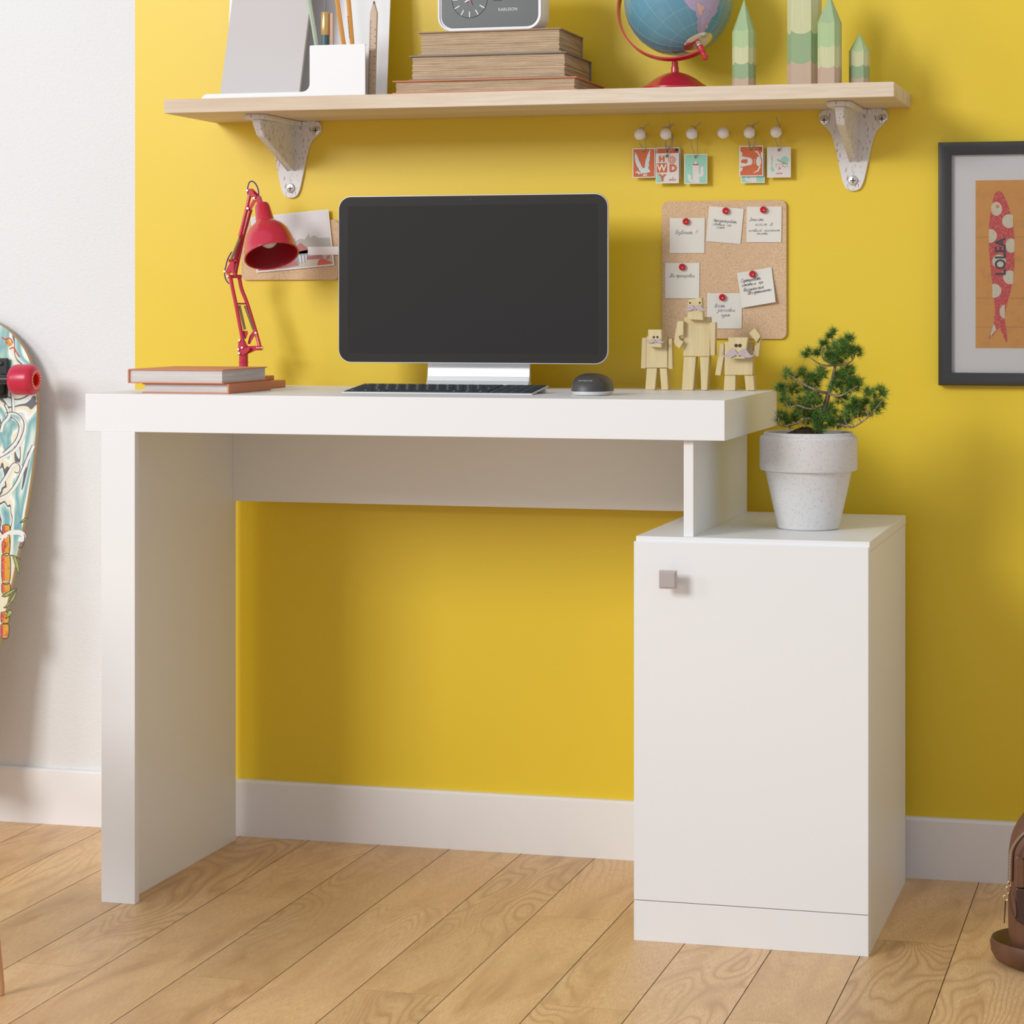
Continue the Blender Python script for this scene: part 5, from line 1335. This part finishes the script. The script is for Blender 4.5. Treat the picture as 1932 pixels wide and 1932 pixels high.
for (ya, yb_, xa, xb_) in ((160, 250, 28, 98), (255, 440, 24, 98), (455, 715, 20, 102), (735, 830, 20, 100), (1020, 1120, 12, 92), (1140, 1265, 10, 88)):
    ap('bamboo', [T2(xa, ya), T2(xb_, ya), T2(xb_-4, yb_), T2(xa+6, yb_)])
    at_('darkprint', [T2(xa, ya, 2), T2(xb_, ya, 2), T2(xb_-4, yb_, 2), T2(xa+6, yb_, 2), T2(xa, ya, 2)], .0006)
    at_('redprint', [T2(xa+14, ya+8, 2), T2(xa+14, (ya+yb_)/2, 2), T2(xa+18, yb_-10, 2)], .0020)
for q in ([(110, 455), (150, 460), (215, 500), (170, 478), (195, 560), (193, 640), (160, 560), (135, 475)], [(20, 860), (90, 815), (175, 780), (120, 830), (60, 865)], [(40, 975), (90, 925), (150, 830), (172, 800), (150, 880), (110, 930), (70, 968)], [(205, 135), (240, 100), (280, 85), (245, 120)], [(60, 1080), (90, 1000), (125, 1010), (120, 1040), (80, 1070)]):
    ap('leafprint', [T2(x, y, 3) for x, y in q]); at_('darkprint', [T2(x, y, 4) for x, y in q+q[:1]], .0005)
at_('whiteprint', [T2(0, 330, 3), T2(40, 275, 3), T2(110, 235, 3), T2(200, 230, 3), T2(240, 262, 3), T2(225, 300, 3), T2(190, 290, 3)], .0042)
at_('darkprint', [T2(0, 305, 4), T2(50, 245, 4), T2(120, 215, 4), T2(205, 210, 4), T2(250, 255, 4), T2(245, 340, 4), T2(215, 385, 4), T2(190, 370, 4)], .0007)
for pts in ([(110, 640), (120, 740), (125, 850)], [(45, 770), (80, 860), (70, 900), (20, 960), (0, 1040)], [(60, 860), (130, 850), (200, 880), (245, 960), (230, 1070), (170, 1190), (90, 1260), (0, 1310)], [(110, 900), (160, 930), (195, 1000), (170, 1110), (110, 1190), (30, 1260)], [(0, 1570), (60, 1480), (120, 1380), (170, 1360), (205, 1400), (190, 1460), (150, 1450)], [(0, 1700), (80, 1660), (160, 1560), (220, 1430), (280, 1290), (330, 1180)]):
    at_('whiteprint', [T1(x+14, y+10, 2) for x, y in pts], .0026); at_('darkprint', [T1(x, y, 4) for x, y in pts], .0006)
at_('redprint', [T1(20, 90, 3), T1(50, 110, 3), T1(100, 100, 3), T1(130, 150, 3)], .0010); at_('redprint', [T1(100, 210, 3), T1(140, 195, 3), T1(165, 240, 3), T1(200, 290, 3)], .0010)
ap('bamboo', [T1(52, 118, 3), T1(80, 112, 3), T1(125, 160, 3), T1(95, 185, 3), T1(60, 150, 3)])
for m_, bb in art.items(): obj('graphic', bb, m_, dk)
wc = at(45.5, 716.5, lby(.77)-.060)
xw = Vector((1, 0, 0)); mW = Matrix.Rotation(R(90), 3, 'Y')
WL = .046
tc_ = thing('x', 'x', 'x', (0, 0, 0)); bpy.data.objects.remove(tc_)
def truck(zc, y0, flip=1):
    LBX = cxz(zc); b = B(); yd = lby(zc); half = wc.x-cxz(wc.z)
    b.box(LBX-.034, LBX+.034, yd-.006, yd, zc-.035, zc+.035, .002)
    b.prism([(LBX-.03, yd-.006, zc+.010*flip), (LBX-.03, yd-.045, zc+.002), (LBX-.03, y0-.006, zc-.004), (LBX-.03, y0+.008, zc-.018*flip), (LBX-.03, yd-.006, zc-.028*flip)], (.06, 0, 0), .003, 2)
    b.tube([(LBX-.078, y0, zc), (LBX+.078, y0, zc)], .008, 14)
    for sx_ in (-.022, .022):
        for sz_ in (-.026, .026): b.bolt((LBX+sx_, yd-.006, zc+sz_), (0, -1, 0), .0045, .003, 12)
    tk = obj('truck', b, 'black', sk)
    for sd in (-1, 1):
        xo = LBX+half*sd
        c_ = Vector((xo-WL/2, y0, zc)); rW = .0262
        q = [(.009, 0), (.017, 0), (.0225, .002), (.0252, .006), (rW, .012), (rW, WL-.012), (.0252, WL-.006), (.0225, WL-.0022), (.016, WL), (.0105, WL-.001), (.0105, WL-.018), (0, WL-.018)]
        b = B()
        if sd > 0: b.lathe(q[:9], c_, mW, 48)
        else: b.lathe([(r_, WL-z_) for r_, z_ in q[:9]], c_, mW, 48)
        b.mi = 1
        if sd > 0: b.lathe(q[8:], c_, mW, 48)
        else: b.lathe([(r_, WL-z_) for r_, z_ in q[8:]], c_, mW, 48)
        b.mi = 2
        if sd > 0:
            for i in range(18):
                a = R(20*i); cc = c_+Vector((WL-.0004, math.cos(a)*.0150, math.sin(a)*.0150)); b.box(cc.x, cc.x+.0006, cc.y-.0012, cc.y+.0012, cc.z-.0009, cc.z+.0009)
        wl = obj('wheel', b, ['wheel', 'wheelcore', 'creamprint'], tk, sharp=40)
        tag(wl, 'translucent red wheel')
truck(wc.z, wc.y, 1); truck(.13, lby(.13)-.060, -1)
zz = min(v.co.z for v in sk.children[0].data.vertices)
sk.location.z -= zz+ORG[sk].z-.0004 if zz+ORG[sk].z < 0 else 0

# ================================================================== CHAIR AT THE LEFT EDGE, UNSEEN BACK ADDED FOR SHADE
fx, fy = -.4830, -.9800
stl = thing('chair', 'chair with a slim tapered beech leg, cut off at the left edge', 'chair', (fx-.22, fy-.2, 0))
def sleg(x, y, dx, dy):
    return obj('leg', B().tube([(x, y, .0008), (x+dx*.02, y+dy*.02, .012), (x+dx*.95, y+dy*.95, .43)], [.0052, .0062, .0135], 20), 'copperwood', stl, sharp=40)
sleg(fx, fy, -.035, -.035); sleg(fx-.44, fy, .035, -.035); sleg(fx-.44, fy-.42, .035, .035); sleg(fx, fy-.42, -.035, .035)
obj('seat', B().box(fx-.435, fx-.030, fy-.42, fy-.02, .425, .46, .014, 3), 'copperwood', stl)  # out of view, enlarged to shade the foot of the desk leg
for yy in (fy-.40, fy-.06): obj('shade_back_post', B().tube([(fx-.425, yy, .45), (fx-.483, yy, .74)], .011, 14), 'copperwood', stl)  # unseen posts, added to carry the shading back panel
obj('shade_backrest', B().prism([(fx-.455, fy-.41, .56), (fx-.455, fy-.04, .56), (fx-.490, fy-.04, .73), (fx-.490, fy-.41, .73)], (.016, 0, .003), .004, 2), 'copperwood', stl)  # unseen panel added to block window light from the lower desk leg

# ================================================================== LEATHER BAG AT THE RIGHT EDGE
bgx = at(1903, 1700, -.47).x
BGX = bgx+.115; BGY = -.475
bag = thing('leather_bag', 'brown leather bag with an open zip, cut off at the right edge', 'bag', (BGX, BGY, 0))
b = B(); rings = []
lv = [(.022, .112, .052), (.05, .1145, .056), (.09, .1150, .056), (.13, .1150, .055), (.165, .1130, .053), (.19, .105, .050), (.212, .088, .045), (.228, .062, .036), (.236, .030, .022)]
lvs = smooth(lv, 5)
for z, hx, hy in lvs:
    ring = []
    for i in range(48):
        a = 2*math.pi*i/48; ca, sa_ = math.cos(a), math.sin(a); ring.append(b.bm.verts.new((BGX+hx*abs(ca)**.62*(1 if ca > 0 else -1), BGY+hy*abs(sa_)**.62*(1 if sa_ > 0 else -1), z)))
    rings.append(ring)
for A_, B_ in zip(rings, rings[1:]):
    for i in range(48): b.face([A_[i], A_[(i+1) % 48], B_[(i+1) % 48], B_[i]])
b.face(rings[-1]); b.face(list(reversed(rings[0])))
obj('body', b, 'leather', bag, sharp=60)
# dished base with a rolled lip
b = B(); prev = None; prof = [(.70, .030), (.85, .012), (.93, .003), (1.0, .002), (1.07, .006), (1.115, .016), (1.125, .028), (1.105, .034), (1.07, .030), (1.02, .018), (.96, .014), (.85, .020)]
rings = []
for s_, z in prof:
    rings.append([b.bm.verts.new((BGX+.125*s_*math.cos(2*math.pi*i/56), BGY+.012+.080*s_*math.sin(2*math.pi*i/56), z)) for i in range(56)])
for A_, B_ in zip(rings, rings[1:]):
    for i in range(56): b.face([A_[i], A_[(i+1) % 56], B_[(i+1) % 56], B_[i]])
obj('base_lip', b, 'leather', bag, sharp=70)
ZP = lambda x, y, Y=-.530: at(1860+x/6.04, 1530+y/6.04, Y)
zp = smooth([ZP(445, 240, -.532), ZP(380, 300, -.531), ZP(320, 380, -.530), ZP(285, 460, -.528), ZP(275, 560, -.528), ZP(272, 680, -.528), ZP(270, 800, -.528)], 8)
b = B().tube([p+Vector((.004, .001, 0)) for p in zp], .0022, 6, flatz=.6)
tag(obj('zip_tape', b, 'darkleather', bag), 'dark zip tape')
b = B()
acc = 0.0
for p, q in zip(zp, zp[1:]):
    L_ = (q-p).length; t_ = (q-p).normalized(); nrm_ = Vector((0, -1, 0)); sd = t_.cross(nrm_).normalized()
    while acc < L_:
        c_ = p+t_*acc+nrm_*.0012; acc += .0021
        b.prism([c_-sd*.0014-t_*.0005, c_+sd*.0014-t_*.0005, c_+sd*.0014+t_*.0005, c_-sd*.0014+t_*.0005], (0, -.0009, 0))
    acc -= L_
tag(obj('zip_teeth', b, 'chrome', bag), 'pale metal zip teeth')
b = B()
def link(c, rx, rz, r_): b.tube([c+Vector((rx*math.cos(2*math.pi*i/16), 0, rz*math.sin(2*math.pi*i/16))) for i in range(16)], r_, 6, True)
link(ZP(268, 830, -.533), .0018, .0034, .0006); link(ZP(248, 905, -.533), .0020, .0050, .0006); link(ZP(225, 990, -.533), .0032, .0036, .0006)
tag(obj('zip_pull', b, 'brass', bag), 'brass link zip pull')
obj('pull_tab', B().prism([ZP(215, 1020, -.5335), ZP(232, 1020, -.5335), ZP(215, 1282, -.5335), ZP(203, 1282, -.5335)], (0, .0012, 0), .0003, 1), 'darkleather', bag)
b = B().prism([ZP(x, y, -.5335) for x, y in ((340, 875), (700, 950), (700, 1390), (435, 1310), (350, 1260), (318, 1215), (330, 1180))], (0, .010, 0), .003, 2)
tag(obj('front_pocket', b, 'darkleather', bag), 'dark front pocket')
b = B().tube(smooth([ZP(265, 905, -.530), ZP(270, 1000, -.532), ZP(290, 1120, -.533), ZP(320, 1200, -.534), ZP(338, 1190, -.535), ZP(335, 1080, -.534), ZP(310, 960, -.532), ZP(275, 905, -.530)], 6), .0014, 6)
obj('side_strap', b, 'leather', bag)
b = B().prism([ZP(x, y, -.5325) for x, y in ((330, 880), (330, 540), (360, 505), (405, 540), (440, 580), (440, 880))], (0, .006, 0), .002, 2)
obj('front_flap', b, 'leather', bag)
